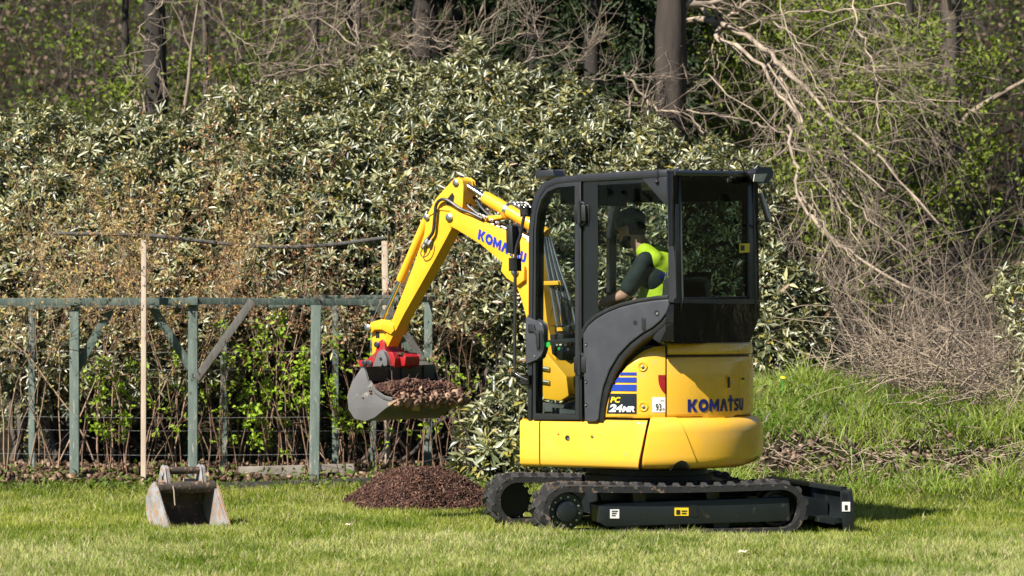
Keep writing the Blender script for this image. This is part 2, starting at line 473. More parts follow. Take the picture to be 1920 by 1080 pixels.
# ------------------------------------------------------------------ the ground
def sm(t): t = np.clip(t, 0, 1); return t * t * (3 - 2 * t)
def hnoise(x, y):
    return (np.sin(x * 1.7 + y * 0.9) * np.cos(y * 1.3 - x * 0.6) + 0.5 * np.sin(x * 3.9 + 1.3) * np.cos(y * 4.3 + 0.4))
def ground_z(x, y):
    x = np.asarray(x, float); y = np.asarray(y, float)
    z = -0.04 + 0.095 * (1 - sm((y + 2.0) / 1.1)) + 0.012 * hnoise(x, y)
    bank = 0.78 * sm((y - 1.9) / 3.2) * sm((x - 0.9 + 0.2 * np.sin(y * 2)) / 1.3) * (1 - 0.25 * sm((x - 2.9) / 1.2))
    z = z + bank * (1 + 0.06 * hnoise(x * 2, y * 2)) + 0.10 * sm((y - 3.2) / 2.5)
    edge = bank * np.exp(-((z - .30) / .16) ** 2)
    z = z + edge * (.10 * np.sin(x * 9.3 + y * 5.1) * np.cos(y * 8.7 - x * 3.3) + .07 * np.sin(x * 21 + 2) * np.cos(y * 19 + x * 7))
    hill = np.maximum(0, y - 11.0)
    z = z + 0.29 * hill * hill / (hill + 3.0) + 0.10 * sm((y - 10) / 6) * hnoise(x * 0.8, y * 0.8)
    return z
gx = np.unique(np.concatenate([np.linspace(-120, -8, 30), np.linspace(-8, 8, 161), np.linspace(8, 120, 30)]))
gy = np.unique(np.concatenate([np.linspace(-40, -6, 18), np.linspace(-6, 9, 151), np.linspace(9, 60, 80), np.linspace(60, 220, 20)]))
GX, GY = np.meshgrid(gx, gy)
gz = ground_z(GX, GY)
gi = np.arange(GX.size).reshape(GX.shape)
gF = np.stack([gi[:-1, :-1], gi[:-1, 1:], gi[1:, 1:], gi[1:, :-1]], -1).reshape(-1, 4)
def ground_material():
    m, nt, p = new_mat('ground_cover')
    N, L = nt.nodes, nt.links
    geo = N.new('ShaderNodeNewGeometry'); sep = N.new('ShaderNodeSeparateXYZ'); L.new(geo.outputs['Position'], sep.inputs[0])
    def noise(s, d=8):
        n = N.new('ShaderNodeTexNoise'); n.inputs['Scale'].default_value = s; n.inputs['Detail'].default_value = d
        L.new(geo.outputs['Position'], n.inputs['Vector']); return n
    def ramp(src, e):
        r = N.new('ShaderNodeValToRGB'); L.new(src, r.inputs[0])
        while len(r.color_ramp.elements) < len(e): r.color_ramp.elements.new(0.5)
        for el, (pp, c) in zip(r.color_ramp.elements, e): el.position = pp; el.color = rgb(c)
        return r.outputs[0]
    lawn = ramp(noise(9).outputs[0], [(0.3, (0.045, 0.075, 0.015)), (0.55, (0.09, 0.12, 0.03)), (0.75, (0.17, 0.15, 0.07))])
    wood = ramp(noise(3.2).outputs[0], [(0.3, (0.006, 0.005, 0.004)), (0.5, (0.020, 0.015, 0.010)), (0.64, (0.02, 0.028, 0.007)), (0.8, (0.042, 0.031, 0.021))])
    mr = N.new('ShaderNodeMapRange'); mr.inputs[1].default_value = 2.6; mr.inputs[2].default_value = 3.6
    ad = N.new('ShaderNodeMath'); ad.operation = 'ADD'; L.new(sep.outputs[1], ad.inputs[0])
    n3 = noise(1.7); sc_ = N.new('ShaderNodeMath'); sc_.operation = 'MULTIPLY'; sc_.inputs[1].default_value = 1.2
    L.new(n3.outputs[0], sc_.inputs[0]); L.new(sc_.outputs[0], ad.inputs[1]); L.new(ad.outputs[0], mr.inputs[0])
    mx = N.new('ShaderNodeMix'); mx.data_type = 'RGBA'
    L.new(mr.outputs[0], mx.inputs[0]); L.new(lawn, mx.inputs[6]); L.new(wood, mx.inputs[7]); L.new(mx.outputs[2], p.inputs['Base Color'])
    p.inputs['Roughness'].default_value = 0.95
    p.inputs['Specular IOR Level'].default_value = 0.1
    b = N.new('ShaderNodeBump'); b.inputs['Strength'].default_value = 0.7; b.inputs['Distance'].default_value = 0.03
    L.new(noise(26).outputs[0], b.inputs['Height']); L.new(b.outputs[0], p.inputs['Normal'])
ground_material()
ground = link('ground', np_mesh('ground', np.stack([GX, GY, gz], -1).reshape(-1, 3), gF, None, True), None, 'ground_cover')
tag(ground, 'lawn running back to a grassy bank and a wooded slope', kind='structure')

# ------------------------------------------------------------------ the excavator
EX = empty('excavator', (OX, 0, -0.04), 'yellow and black mini excavator with closed cab on rubber tracks', 'excavator')

# --- lettering helpers
def text_polys(txt, shear=0.0, offset=0.0):
    cu = bpy.data.curves.new('lettering', 'FONT'); cu.body = txt; cu.shear = shear; cu.offset = offset; cu.resolution_u = 3
    ob = bpy.data.objects.new('lettering', cu); COL.objects.link(ob)
    bpy.context.view_layer.update()
    dg = bpy.context.evaluated_depsgraph_get()
    me = bpy.data.meshes.new_from_object(ob.evaluated_get(dg))
    V = np.array([v.co[:2] for v in me.vertices]); P = [list(p.vertices) for p in me.polygons]
    bpy.data.objects.remove(ob, do_unlink=True); bpy.data.curves.remove(cu); bpy.data.meshes.remove(me)
    V = (V - V.min(0)) / (V.max(0) - V.min(0))
    return V, P
def letters(name, V, P, fn, m, parent, T=H2W):
    bm = bmesh.new()
    vs = [bm.verts.new(fn(u, v)) for u, v in V]
    for p in P:
        try: bm.faces.new([vs[i] for i in p])
        except ValueError: pass
    org = origin_of(parent)
    for v in bm.verts: v.co = T(v.co) - org
    me = bpy.data.meshes.new(name); bm.to_mesh(me); bm.free()
    return link(name, me, parent, m)
def stroke(path, hw):
    L_, R_ = [], []
    for i in range(len(path)):
        a = Vector(path[max(i - 1, 0)]); b = Vector(path[min(i + 1, len(path) - 1)])
        d = (b - a).normalized(); n = Vector((-d.y, d.x)); q = Vector(path[i])
        L_.append(q + n * hw); R_.append(q - n * hw)
    return [[L_[i], L_[i + 1], R_[i + 1], R_[i]] for i in range(len(path) - 1)]
def logo():
    """The maker's seven heavy letters as polygons in a unit-high band, T standing proud."""
    out = []; x = 0.0
    def add(polys, wd):
        nonlocal x
        for p in polys: out.append([(q[0] + x, q[1]) for q in p])
        x += wd + 0.09
    add([[(0, 0), (.3, 0), (.3, 1), (0, 1)], [(.302, .5), (.62, 0), (.98, 0), (.60, .5), (.98, 1), (.62, 1)]], .96)
    n = 20
    ro = [(.53 + .53 * math.cos(2 * math.pi * i / n), .5 + .52 * math.sin(2 * math.pi * i / n)) for i in range(n)]
    ri = [(.53 + .23 * math.cos(2 * math.pi * i / n), .5 + .21 * math.sin(2 * math.pi * i / n)) for i in range(n)]
    add([[ro[i], ro[(i + 1) % n], ri[(i + 1) % n], ri[i]] for i in range(n)], 1.06)
    add([[(0, 0), (.28, 0), (.28, .5), (.56, .08), (.84, .5), (.84, 0), (1.12, 0), (1.12, 1), (.86, 1), (.56, .52), (.26, 1), (0, 1)]], 1.12)
    add([[(0, 0), (.3, 0), (.5, .6), (.7, 0), (1.0, 0), (.66, 1), (.34, 1)]], .93)
    add([[(.27, 0), (.55, 0), (.55, .77), (.8, .77), (.8, 1), (.55, 1), (.55, 1.27), (.27, 1.27), (.27, 1), (.02, 1), (.02, .77), (.27, .77)]], .80)
    add(stroke([(.72, .87), (.4, .88), (.2, .82), (.14, .7), (.24, .57), (.5, .46), (.62, .33), (.55, .17), (.4, .12), (.03, .13)], .125), .74)
    add(stroke([(.14, 1), (.14, .38), (.2, .2), (.4, .12), (.6, .2), (.66, .38), (.66, 1)], .14), .80)
    W_ = x - 0.09
    V, P = [], []
    for p in out:
        P.append(list(range(len(V), len(V) + len(p)))); V += [(a / W_, b) for a, b in p]
    return V, P

# --- tracks
R1 = 0.17
def track_side(Ya, Yb, outer, near):
    sp = UY(1065, 957, 0.775); sx, sz = sp.x, 0.153
    ix = UY(1467, 952, 0.775).x; iz = 0.148
    # closed path of the belt's outer face
    path = []
    n = 16
    top = []
    for i in range(n + 1):
        a = math.pi / 2 + math.pi * i / n
        path.append(Vector((ix + R1 * math.cos(a), iz + R1 * math.sin(a))))
    for i in range(1, 12):
        t = i / 12; path.append(Vector((ix + (sx - ix) * t, iz - R1 + (sz - iz) * t)))
    for i in range(n + 1):
        a = -math.pi / 2 + math.pi * i / n
        path.append(Vector((sx + R1 * math.cos(a), sz + R1 * math.sin(a))))
    for i in range(1, 12):
        t = i / 12; path.append(Vector((sx + (ix - sx) * t, sz + R1 + (iz - sz) * t - 0.012 * math.sin(math.pi * t))))
    N = len(path)
    nrmv = []
    for i in range(N):
        d = (path[(i + 1) % N] - path[i - 1]).normalized(); nrmv.append(Vector((d.y, -d.x)))
    bm = bmesh.new()
    prof = [(0, Ya), (0, Yb), (-0.042, Yb), (-0.042, Ya)]
    rows = [[bm.verts.new((path[i].x + nrmv[i].x * o, y, path[i].y + nrmv[i].y * o)) for o, y in prof] for i in range(N)]
    for i in range(N):
        for k in range(4):
            bm.faces.new((rows[i][k], rows[i][(k + 1) % 4], rows[(i + 1) % N][(k + 1) % 4], rows[(i + 1) % N][k]))
    belt = finish(bm, 'track', 'rubber', EX, U2W, 50)
    belt['label'] = 'rubber track on the camera side' if near else 'rubber track on the far side'
    # lugs all round, two staggered rows, plus the guide teeth inside
    seg = [(path[(i + 1) % N] - path[i]).length for i in range(N)]
    tot = sum(seg); cnt = 42; me_l = None
    cum = [0]
    for s in seg: cum.append(cum[-1] + s)
    half = (Yb - Ya) / 2
    def at(s):
        s %= tot
        i = max(k for k in range(N) if cum[k] <= s); u = (s - cum[i]) / seg[i]
        p = path[i].lerp(path[(i + 1) % N], u); nn = nrmv[i].lerp(nrmv[(i + 1) % N], u).normalized()
        return p, nn
    bm = bmesh.new()
    V = [bm.verts.new(c) for c in ((-.031, -half * .98, -.004), (.031, -half * .98, -.004), (.031, half * .98, -.004), (-.031, half * .98, -.004),
                                   (-.014, -half * .9, .02), (.016, -half * .9, .02), (.016, half * .9, .02), (-.014, half * .9, .02))]
    for f in ((0, 1, 2, 3), (4, 5, 6, 7), (0, 1, 5, 4), (1, 2, 6, 5), (2, 3, 7, 6), (3, 0, 4, 7)): bm.faces.new([V[i] for i in f])
    bmesh.ops.recalc_face_normals(bm, faces=bm.faces)
    lug_me = bpy.data.meshes.new('tread_lug'); bm.to_mesh(lug_me); bm.free(); lug_me.materials.append(MATS['lug_rubber'])
    org = origin_of(belt)
    for k in range(cnt):
        for h, yc in enumerate(((Ya + half * .5), (Yb - half * .5))):
            p, nn = at(tot * (k + 0.5 * h) / cnt)
            yc = Ya + half * .52 if h == 0 else Yb - half * .52
            X = Vector((nn.y, 0, -nn.x)); Z = Vector((nn.x, 0, nn.y)); Yv = Vector((0, 1, 0))
            M3 = [UF * v.x + UL * v.y + Vector((0, 0, v.z)) for v in (X, Yv, Z)]
            o = bpy.data.objects.new('tread_lug', lug_me); COL.objects.link(o); o.parent = belt
            M = Matrix.Identity(4)
            skew = math.radians(14 if h == 0 else -14)
            for c, v in enumerate(M3):
                for r in range(3): M[r][c] = v[r]
            S = Matrix.Rotation(skew, 4, 'Z') @ Matrix.Diagonal((1, 0.54, 1, 1))
            M.translation = Vector((0, 0, 0))
            M = M @ S
            M.translation = U2W(Vector((p.x, yc, p.y))) - org
            o.matrix_basis = M
    ye = Yb if near else Ya          # outer face
    s_ = 1 if near else -1
    # frame beam between the wheels
    fr = prism('track_frame', [(UY(a, b, .72).x, UY(a, b, .72).z) for a, b in ((1122, 947), (1138, 944), (1300, 938), (1480, 932), (1482, 977), (1138, 988), (1124, 980))],
               ye - s_ * .24, ye - s_ * .055, 'dark_steel_paint', EX, U2W, bevel=.008)
    # carrier brackets, spring housing and bottom rollers
    for k, pxx in enumerate((1200, 1338)):
        a = UY(pxx - 12, 938, .7).x; b = UY(pxx + 12, 938, .7).x
        box('carrier_bracket', (min(a, b), min(ye - s_ * .2, ye - s_ * .08), .20), (max(a, b), max(ye - s_ * .2, ye - s_ * .08), .262), 'dark_steel_paint', fr, U2W)
    for k in range(3):
        xx = sx + (ix - sx) * (0.27 + 0.23 * k)
        lathe('track_roller', [(-.09, .02), (-.09, .06), (-.05, .06), (-.05, .05), (.05, .05), (.05, .06), (.09, .06), (.09, .02)], (xx, ye - s_ * .17, .062), (0, 1, 0), 'dark_steel_paint', fr, U2W, 18)
    # sprocket end: drive motor cover with its bolt ring
    A = s_
    spk = lathe('sprocket', [(-.12, .06), (-.12, .125), (-.055, .13), (-.05, .122), (-.03, .118), (-.028, .074), (-.004, .070), (0, .062), (0, .001)], (sx, ye - s_ * .03, sz), (0, A, 0), 'dark_steel_paint', EX, U2W, 36)
    for k in range(12):
        a = 2 * math.pi * (k + .3) / 12
        if near:
            lathe('bolt', [(-.004, .0085), (.006, .0085), (.009, .006), (.009, .001)], (sx + .094 * math.cos(a), ye - s_ * .058, sz + .094 * math.sin(a)), (0, A, 0), 'zinc', spk, U2W, 8)
    for k in range(15):
        a = 2 * math.pi * k / 15
        c = Vector((sx + .128 * math.cos(a), 0, sz + .128 * math.sin(a))); t = Vector((-math.sin(a), 0, math.cos(a))); rr = Vector((math.cos(a), 0, math.sin(a)))
        q = [c - t * .014 - rr * .012, c + t * .014 - rr * .012, c + t * .007 + rr * .013, c - t * .007 + rr * .013]
        prism('tooth', [(v.x, v.z) for v in q], ye - s_ * .16, ye - s_ * .13, 'dark_steel_paint', spk, U2W, bevel=0)
    idl = lathe('idler', [(-.16, .05), (-.16, .125), (-.13, .134), (-.12, .134), (-.06, .134), (-.05, .134), (-.02, .125), (-.016, .1), (-.03, .092), (-.03, .05), (-.012, .045), (-.012, .001)], (ix, ye - s_ * .085, iz), (0, A, 0), 'dark_steel_paint', EX, U2W, 36)
    return fr, sx, ix
fr_near, SPX, IDX = track_side(.475, .775, .775, True)
track_side(-.775, -.475, -.775, False)

def decal_u(name, px0, px1, py0, py1, Y, m, parent):
    p = [UY(px0, py0, Y), UY(px1, py0, Y), UY(px1, py1, Y), UY(px0, py1, Y)]
    return prism(name, [(v.x, v.z) for v in p], Y - .002, Y + .001, m, parent, U2W, bevel=0)
YF = .775 - .055
d_ = decal_u('notice_sticker', 1144, 1161, 955, 972, YF + .003, 'white_decal', fr_near)
for r in range(3):
    decal_u('sticker_print', 1147, 1158 - 2 * r, 957.5 + r * 4, 959 + r * 4, YF + .006, 'black_ink', fr_near)
decal_u('warning_sticker', 1265, 1291, 952, 967, YF + .003, 'yellow_decal', fr_near)
decal_u('sticker_print', 1268, 1275, 956, 964.5, YF + .006, 'black_ink', fr_near)
decal_u('sticker_print', 1278, 1288, 957, 959, YF + .006, 'black_ink', fr_near)
decal_u('sticker_print', 1278, 1287, 961.5, 963.5, YF + .006, 'black_ink', fr_near)
decal_u('inspection_hole', 1294, 1308, 947, 969, YF + .003, 'black_matt', fr_near)

# centre frame, slew ring, dozer blade
box('centre_frame', (-.55, -.5, .13), (.5, .5, .29), 'dark_steel_paint', EX, U2W, .03)
lathe('slew_ring', [(0, .40), (.02, .44), (.07, .44), (.07, .40), (.11, .40), (.12, .36)], (0, 0, .285), (0, 0, 1), 'black_matt', EX, U2W, 48)
for s_ in (-1, 1):
    a = prism('blade_arm', [(-.45, .14), (-.45, .26), (-.75, .25), (-1.16, .17), (-1.16, .05), (-.8, .10)], s_ * .33 - .05, s_ * .33 + .05, 'dark_steel_paint', EX, U2W)
tube('blade_cylinder', [(-.5, 0, .22), (-.85, 0, .19)], .05, 'dark_steel_paint', EX, U2W, 14)
tube('blade_rod', [(-.85, 0, .19), (-1.16, 0, .14)], .025, 'chrome', EX, U2W, 12)
bl = [UY(a, b, .77) for a, b in ((1578, 921), (1597, 917), (1602, 950), (1601, 998), (1584, 998), (1578, 955))]
bx0 = min(v.x for v in bl)
prof = []
for i in range(9):
    t = i / 8; prof.append((bx0 + .075 - .05 * math.sin(math.pi * t), -.02 + .29 * t))
prof2 = [(p[0] - .02, p[1]) for p in prof]
blade = prism('dozer_blade', prof + prof2[::-1], -.765, .755, 'dark_steel_paint', EX, U2W, bevel=.003)
box('stiffener', (bx0 + .055, -.74, .04), (bx0 + .13, .74, .075), 'dark_steel_paint', blade, U2W)
box('top_edge', (bx0 + .045, -.76, .262), (bx0 + .085, .75, .285), 'dark_steel_paint', blade, U2W)
box('cutting_edge', (bx0 + .03, -.77, -.035), (bx0 + .075, .77, -.01), 'dark_steel_paint', blade, U2W)
for Yc in (.765, -.775):
    pl = prism('end_plate', [(v.x, v.z) for v in bl], Yc - .008, Yc + .01, 'dark_steel_paint', blade, U2W, bevel=.004)
prism('lifting_eye', [(UY(a, b, .78).x, UY(a, b, .78).z) for a, b in ((1579, 925), (1588, 925), (1588, 938), (1579, 938))], .774, .778, 'black_matt', blade, U2W, bevel=0)
decal_u('notice_sticker', 1573 + 6, 1591 + 3, 941, 959, .779, 'white_decal', blade)
decal_u('sticker_print', 1584, 1589, 947, 956, .782, 'black_ink', blade)

# --- upper structure: plan outline of two straight sides and a round tail
def plan(R, hw, xf, n=90):
    """Samples (x, y, nx, ny) from the front left corner round the tail to the front right corner."""
    xs = -math.sqrt(max(R * R - hw * hw, 0)); a0 = math.atan2(hw, xs)
    out = [(xf + (xs - xf) * i / 16, hw, 0, 1) for i in range(16)]
    a1 = 2 * math.pi - a0
    for i in range(n + 1):
        a = a0 + (a1 - a0) * i / n
        out.append((R * math.cos(a), R * math.sin(a), math.cos(a), math.sin(a)))
    out += [(xs + (xf - xs) * i / 16, -hw, 0, -1) for i in range(1, 17)]
    return out
class Curve:
    def __init__(s, R, hw, xf):
        s.c = np.array(plan(R, hw, xf))
        s.px = np.array([proj(H2W((p[0], p[1], 1)))[0] for p in s.c])
        s.imax = int(np.argmax(s.px))
    def param(s, px):
        return float(np.interp(px, s.px[:s.imax + 1], np.arange(s.imax + 1)))
    def at(s, u, off=0.0):
        q = [np.interp(u, np.arange(len(s.c)), s.c[:, k]) for k in range(4)]
        return q[0] + q[2] * off, q[1] + q[3] * off
    def z(s, u, py):
        x, y = s.at(u); P = H2W((x, y, 1)); d = P.y - CAM.y
        return CAM.z + (HOR - py) / FPX * d
    def pxu(s, u): return float(np.interp(u, np.arange(len(s.px)), s.px))
def strip(name, C, u0, u1, topf, botf, rows, m, parent, thick=.03, cols=60, off=0.0, smooth=40):
    """A shell following the plan curve C from u0(t) to u1(t); rows = (height share, inset)."""
    bm = bmesh.new()
    U0 = u0 if callable(u0) else (lambda t: u0); U1 = u1 if callable(u1) else (lambda t: u1)
    def vert(s, t, inset):
        u = U0(t) + s * (U1(t) - U0(t))
        zt = topf(u); zb = botf(u)
        x, y = C.at(u, off - inset)
        return bm.verts.new((x, y, zb + (zt - zb) * t))
    G = [[vert(c / cols, t, i) for c in range(cols + 1)] for t, i in rows]
    I = [[vert(c / cols, t, i + thick) for c in range(cols + 1)] for t, i in (rows[0], rows[-1])]
    for r in range(len(rows) - 1):
        for c in range(cols): bm.faces.new((G[r][c], G[r][c + 1], G[r + 1][c + 1], G[r + 1][c]))
    for c in range(cols):
        bm.faces.new((G[0][c], G[0][c + 1], I[0][c + 1], I[0][c]))
        bm.faces.new((G[-1][c], G[-1][c + 1], I[1][c + 1], I[1][c]))
        bm.faces.new((I[0][c], I[0][c + 1], I[1][c + 1], I[1][c]))
    for c in (0, cols):
        bm.faces.new([g[c] for g in G] + [I[1][c], I[0][c]])
    return finish(bm, name, m, parent, H2W, smooth)
def zof(C, pts):
    a = np.array(pts, float)
    def f(u):
        px = C.pxu(u) if u <= C.imax else C.px[C.imax] + (C.px[C.imax] - C.pxu(u))
        return C.z(u, np.interp(px, a[:, 0], a[:, 1])) if u <= C.imax else f(C.imax)
    return f
CL = Curve(.775, .70, .60)         # lower skirt and counterweight
CU = Curve(.712, .69, .30)         # upper panels
soft = [(0, .035), (.02, .022), (.05, .012), (.12, .004), (.16, 0), (.93, 0), (.965, .004), (.985, .012), (1, .024)]
zt = lambda u: 0.735 if u < 10 else 0.735
Zs1 = CL.z(CL.param(1100), 790); Zs0 = CL.z(CL.param(1100), 878)
# front corner piece, side skirt
cu975, cu1011, cu1204 = CL.param(976), CL.param(1011), CL.param(1203)
strip('front_skirt', CL, 0.0, CL.param(1010.6), lambda u: Zs1, lambda u: Zs0, [(0, .03), (.03, .014), (.08, .002), (.2, 0), (.94, 0), (.975, .006), (1, .018)], 'yellow_paint', EX, .06, 12)
sk = strip('side_skirt', CL, CL.param(1013), lambda t: CL.param(1196 + 18 * t ** 1.5), lambda u: Zs1 + (.012 if CL.pxu(u) > 1125 else 0), lambda u: Zs0, [(0, .03), (.03, .014), (.08, .002), (.2, 0), (.94, 0), (.975, .006), (1, .018)], 'yellow_paint', EX, .06, 60)
strip('skirt_seam', CL, 0, CL.param(1211), lambda u: Zs1 - .035, lambda u: Zs0 + .02, [(0, .03), (1, .03)], 'black_matt', EX, .03, 40)
# front face of the deck behind the corner
box('deck_front', (.52, -.66, Zs0), (.594, .66, Zs1), 'yellow_paint', EX, H2W, .01)
def spot(name, C, px, py, r, m, parent, prof=None, off=0.002):
    u = C.param(px); x, y = C.at(u, off); z = C.z(u, py)
    x2, y2 = C.at(u, off + .1); ax = Vector((x2 - x, y2 - y, 0))
    return lathe(name, prof or [(-.004, r), (.001, r), (.001, .0005)], (x, y, z), ax, m, parent, H2W, 16)
spot('drain_hole', CL, 1064, 821, .018, 'black_matt', sk)
spot('hole_bolt', CL, 1066, 823, .007, 'zinc', sk, [(-.003, .007), (.005, .007), (.006, .001)])
spot('bolt_recess', CL, 1110, 817, .016, 'yellow_arm_paint', sk)
spot('bolt', CL, 1110.5, 818, .009, 'zinc', sk, [(-.003, .008), (.006, .008), (.007, .001)])
ou = CL.param(1047)
for a in range(4):
    u = CL.param(1047)
    x, y = CL.at(u, .0025); z = CL.z(u, 814); r = .014
    an = a * math.pi / 2
    prism('fuel_mark', [(x + .003 * math.cos(an + 1.57), z + .003 * math.sin(an + 1.57)), (x + r * math.cos(an), z + r * math.sin(an)), (x + .003 * math.cos(an - 1.57), z + .003 * math.sin(an - 1.57))], .700, .7025, 'orange_mark', sk, H2W, bevel=0)

# counterweight with rounded shoulders
ZC1 = CL.z(CL.param(1320), 781); ZC0 = CL.z(CL.param(1260), 881)
cwrows = [(0, .10), (.015, .06), (.05, .028), (.10, .012), (.17, .004), (.24, 0), (.70, .0), (.78, .004), (.85, .014), (.91, .032), (.955, .058), (.985, .09), (1, .15)]
n_ = len(CL.c) - 1
cw = strip('counterweight', CL, lambda t: CL.param(1203 + 18 * t ** 1.5), float(n_ - 18), lambda u: ZC1, lambda u: ZC0 + (.035 * max(0, min(1, (u - CL.imax * .72) / 22))), cwrows, 'yellow_paint', EX, .12, 110, off=.004)
# raised moulded shoulder towards the side, crease, and a black patch standing in for the shaded exhaust notch
sh = strip('moulded_shoulder', CL, lambda t: CL.param(1207 + 17 * t ** 1.5), lambda t: CL.param(1310 - 38 * t), lambda u: ZC1 + .002, lambda u: ZC0 + .002, [(t, i - .012) for t, i in cwrows], 'yellow_paint', cw, .05, 40, off=.004)
ztn = zof(CL, [(1255, 884), (1262, 873), (1269, 866), (1277, 863), (1286, 866), (1291, 875), (1294, 884)])
strip('notch_shade_patch', CL, CL.param(1256.5), CL.param(1292.5), ztn, lambda u: ZC0 - .004, [(0, .085), (.1, .05), (.3, .022), (.6, .006), (1, 0)], 'black_matt', cw, .02, 16, off=.0175)

# upper side panel with the model decals
ztopA = zof(CU, [(1128, 784), (1133, 765), (1140, 744), (1149, 722), (1160, 702), (1174, 684), (1190, 669), (1208, 657), (1225, 651), (1249, 648)])
zbotA = lambda u: CU.z(CU.param(1200), 784)
sp = strip('side_panel', CU, CU.param(1129), CU.param(1247.5), ztopA, zbotA, [(0, .012), (.03, .003), (.07, 0), (.86, 0), (.92, .004), (.96, .012), (1, .026)], 'yellow_paint', EX, .06, 50)
def cdecal(name, px0, px1, py0, py1, m, parent, C=CU, off=.004, skew=0.0, cols=10):
    zb = C.z(C.param((px0 + px1) / 2), py1); ztp = C.z(C.param((px0 + px1) / 2), py0)
    return strip(name, C, lambda t: C.param(px0 + skew * t), C.param(px1), lambda u: ztp, lambda u: zb, [(0, 0), (1, 0)], m, parent, .003, cols, off)
cdecal('blue_stripe', 1161, 1193.5, 698, 703.5, 'blue_decal', sp, skew=4)
cdecal('blue_stripe', 1153, 1193.5, 707.5, 717, 'blue_decal', sp, skew=6)
cdecal('blue_stripe', 1146, 1193.5, 721, 733, 'blue_decal', sp, skew=5)
pl = cdecal('model_plate', 1138, 1193.5, 738, 775.5, 'navy_decal', sp, skew=6)
def on_curve(C, px0, px1, py0, py1, off=.006):
    zt_, zb_ = C.z(C.param((px0 + px1) / 2), py0), C.z(C.param((px0 + px1) / 2), py1)
    ua, ub = C.param(px0), C.param(px1)
    def fn(u, v):
        x, y = C.at(ua + (ub - ua) * u, off); return (x, y, zb_ + (zt_ - zb_) * v)
    return fn
V, P = text_polys('PC', 0.25, 0.035); letters('lettering', V, P, on_curve(CU, 1145.5, 1164, 744, 755, .0085), 'yellow_decal', pl)
V, P = text_polys('24', 0.22, 0.045); letters('lettering', V, P, on_curve(CU, 1142.5, 1168, 758, 772.5, .0085), 'white_decal', pl)
V, P = text_polys('MR', 0.22, 0.045); letters('lettering', V, P, on_curve(CU, 1167, 1190.5, 761.5, 772.5, .0085), 'white_decal', pl)
for px, py in ((1204.5, 687), (1206, 762)):
    spot('bolt_recess', CU, px, py, .028, 'yellow_arm_paint', sp, [(-.006, .032), (.003, .031), (.004, .027), (-.001, .019), (-.002, .0005)], .004)
    spot('bolt', CU, px + .5, py + 1, .01, 'zinc', sp, [(-.002, .011), (.007, .011), (.009, .006), (.009, .0005)], .004)
zr = CU.z(CU.param(1242), 703); zr0 = CU.z(CU.param(1242), 737)
strip('tail_lamp', CU, lambda t: CU.param(1234 + 11 * (1 - t) ** 3), CU.param(1247.3), lambda u: zr, lambda u: zr0, [(i / 8, 0) for i in range(9)], 'red_lens', sp, .01, 8, off=.005)
st = cdecal('noise_sticker', 1223, 1247.3, 745, 773, 'white_decal', sp, cols=6)
V, P = text_polys('93', 0, .012); letters('lettering', V, P, on_curve(CU, 1229, 1239.5, 756.5, 770, .0085), 'black_ink', st)
V, P = text_polys('dB', 0, .01); letters('lettering', V, P, on_curve(CU, 1241, 1245.5, 764.5, 769.5, .0085), 'black_ink', st)
V, P = text_polys('LWA', 0, .01); letters('lettering', V, P, on_curve(CU, 1237, 1245, 749, 752.5, .0085), 'black_ink', st)

# engine cover on the tail
uend = float(len(CU.c) - 17)
zEt = CU.z(CU.param(1300), 669); zEb = CU.z(CU.param(1300), 781)
def zEbot(u):
    px = CU.pxu(u) if u <= CU.imax else 1500
    return zEb - .024 * float(np.interp(px, [1318, 1328, 1372, 1382], [0, 1, 1, 0]))
ec = strip('engine_cover', CU, CU.param(1250.5), uend, lambda u: zEt, zEbot, [(0, .012), (.02, .004), (.05, 0), (.9, 0), (.95, .002), (.985, .008), (1, .02)], 'yellow_paint', EX, .05, 100)
zK0, zK1 = CU.z(CU.param(1300), 643), CU.z(CU.param(1300), 665)
strip('top_cover', CU, CU.param(1252), uend, lambda u: zK0, lambda u: zK1, [(0, .01), (.08, .002), (.2, 0), (.8, .003), (.93, .012), (1, .03)], 'yellow_paint', EX, .06, 80, off=-.004)
strip('cover_seam', CU, CU.param(1240), uend, lambda u: zK0 - .01, lambda u: zEb + .03, [(0, .03), (1, .03)], 'black_matt', EX, .02, 80)
strip('body_core', CU, 8.0, float(len(CU.c) - 8), lambda u: zK0 - .02, lambda u: Zs0 + .05, [(0, .07), (1, .07)], 'black_matt', EX, .25, 60)
V, P = logo()
letters('lettering', V, P, on_curve(CU, 1289, 1393, 748, 771.5, .004), 'logo_blue', ec)
lt = cdecal('latch_plate', 1361, 1381, 704, 729.5, 'yellow_arm_paint', ec, off=.006)
cdecal('latch_slot', 1362.5, 1366.5, 707, 727, 'black_matt', ec, off=.011, cols=3)
spot('latch_lock', CU, 1371.5, 717, .008, 'zinc', ec, None, .01)
cdecal('heat_sticker', 1387, 1396, 704, 722, 'yellow_decal', ec, off=.004, cols=4)
cdecal('sticker_print', 1389, 1394, 708, 712, 'black_ink', ec, off=.0075, cols=3)

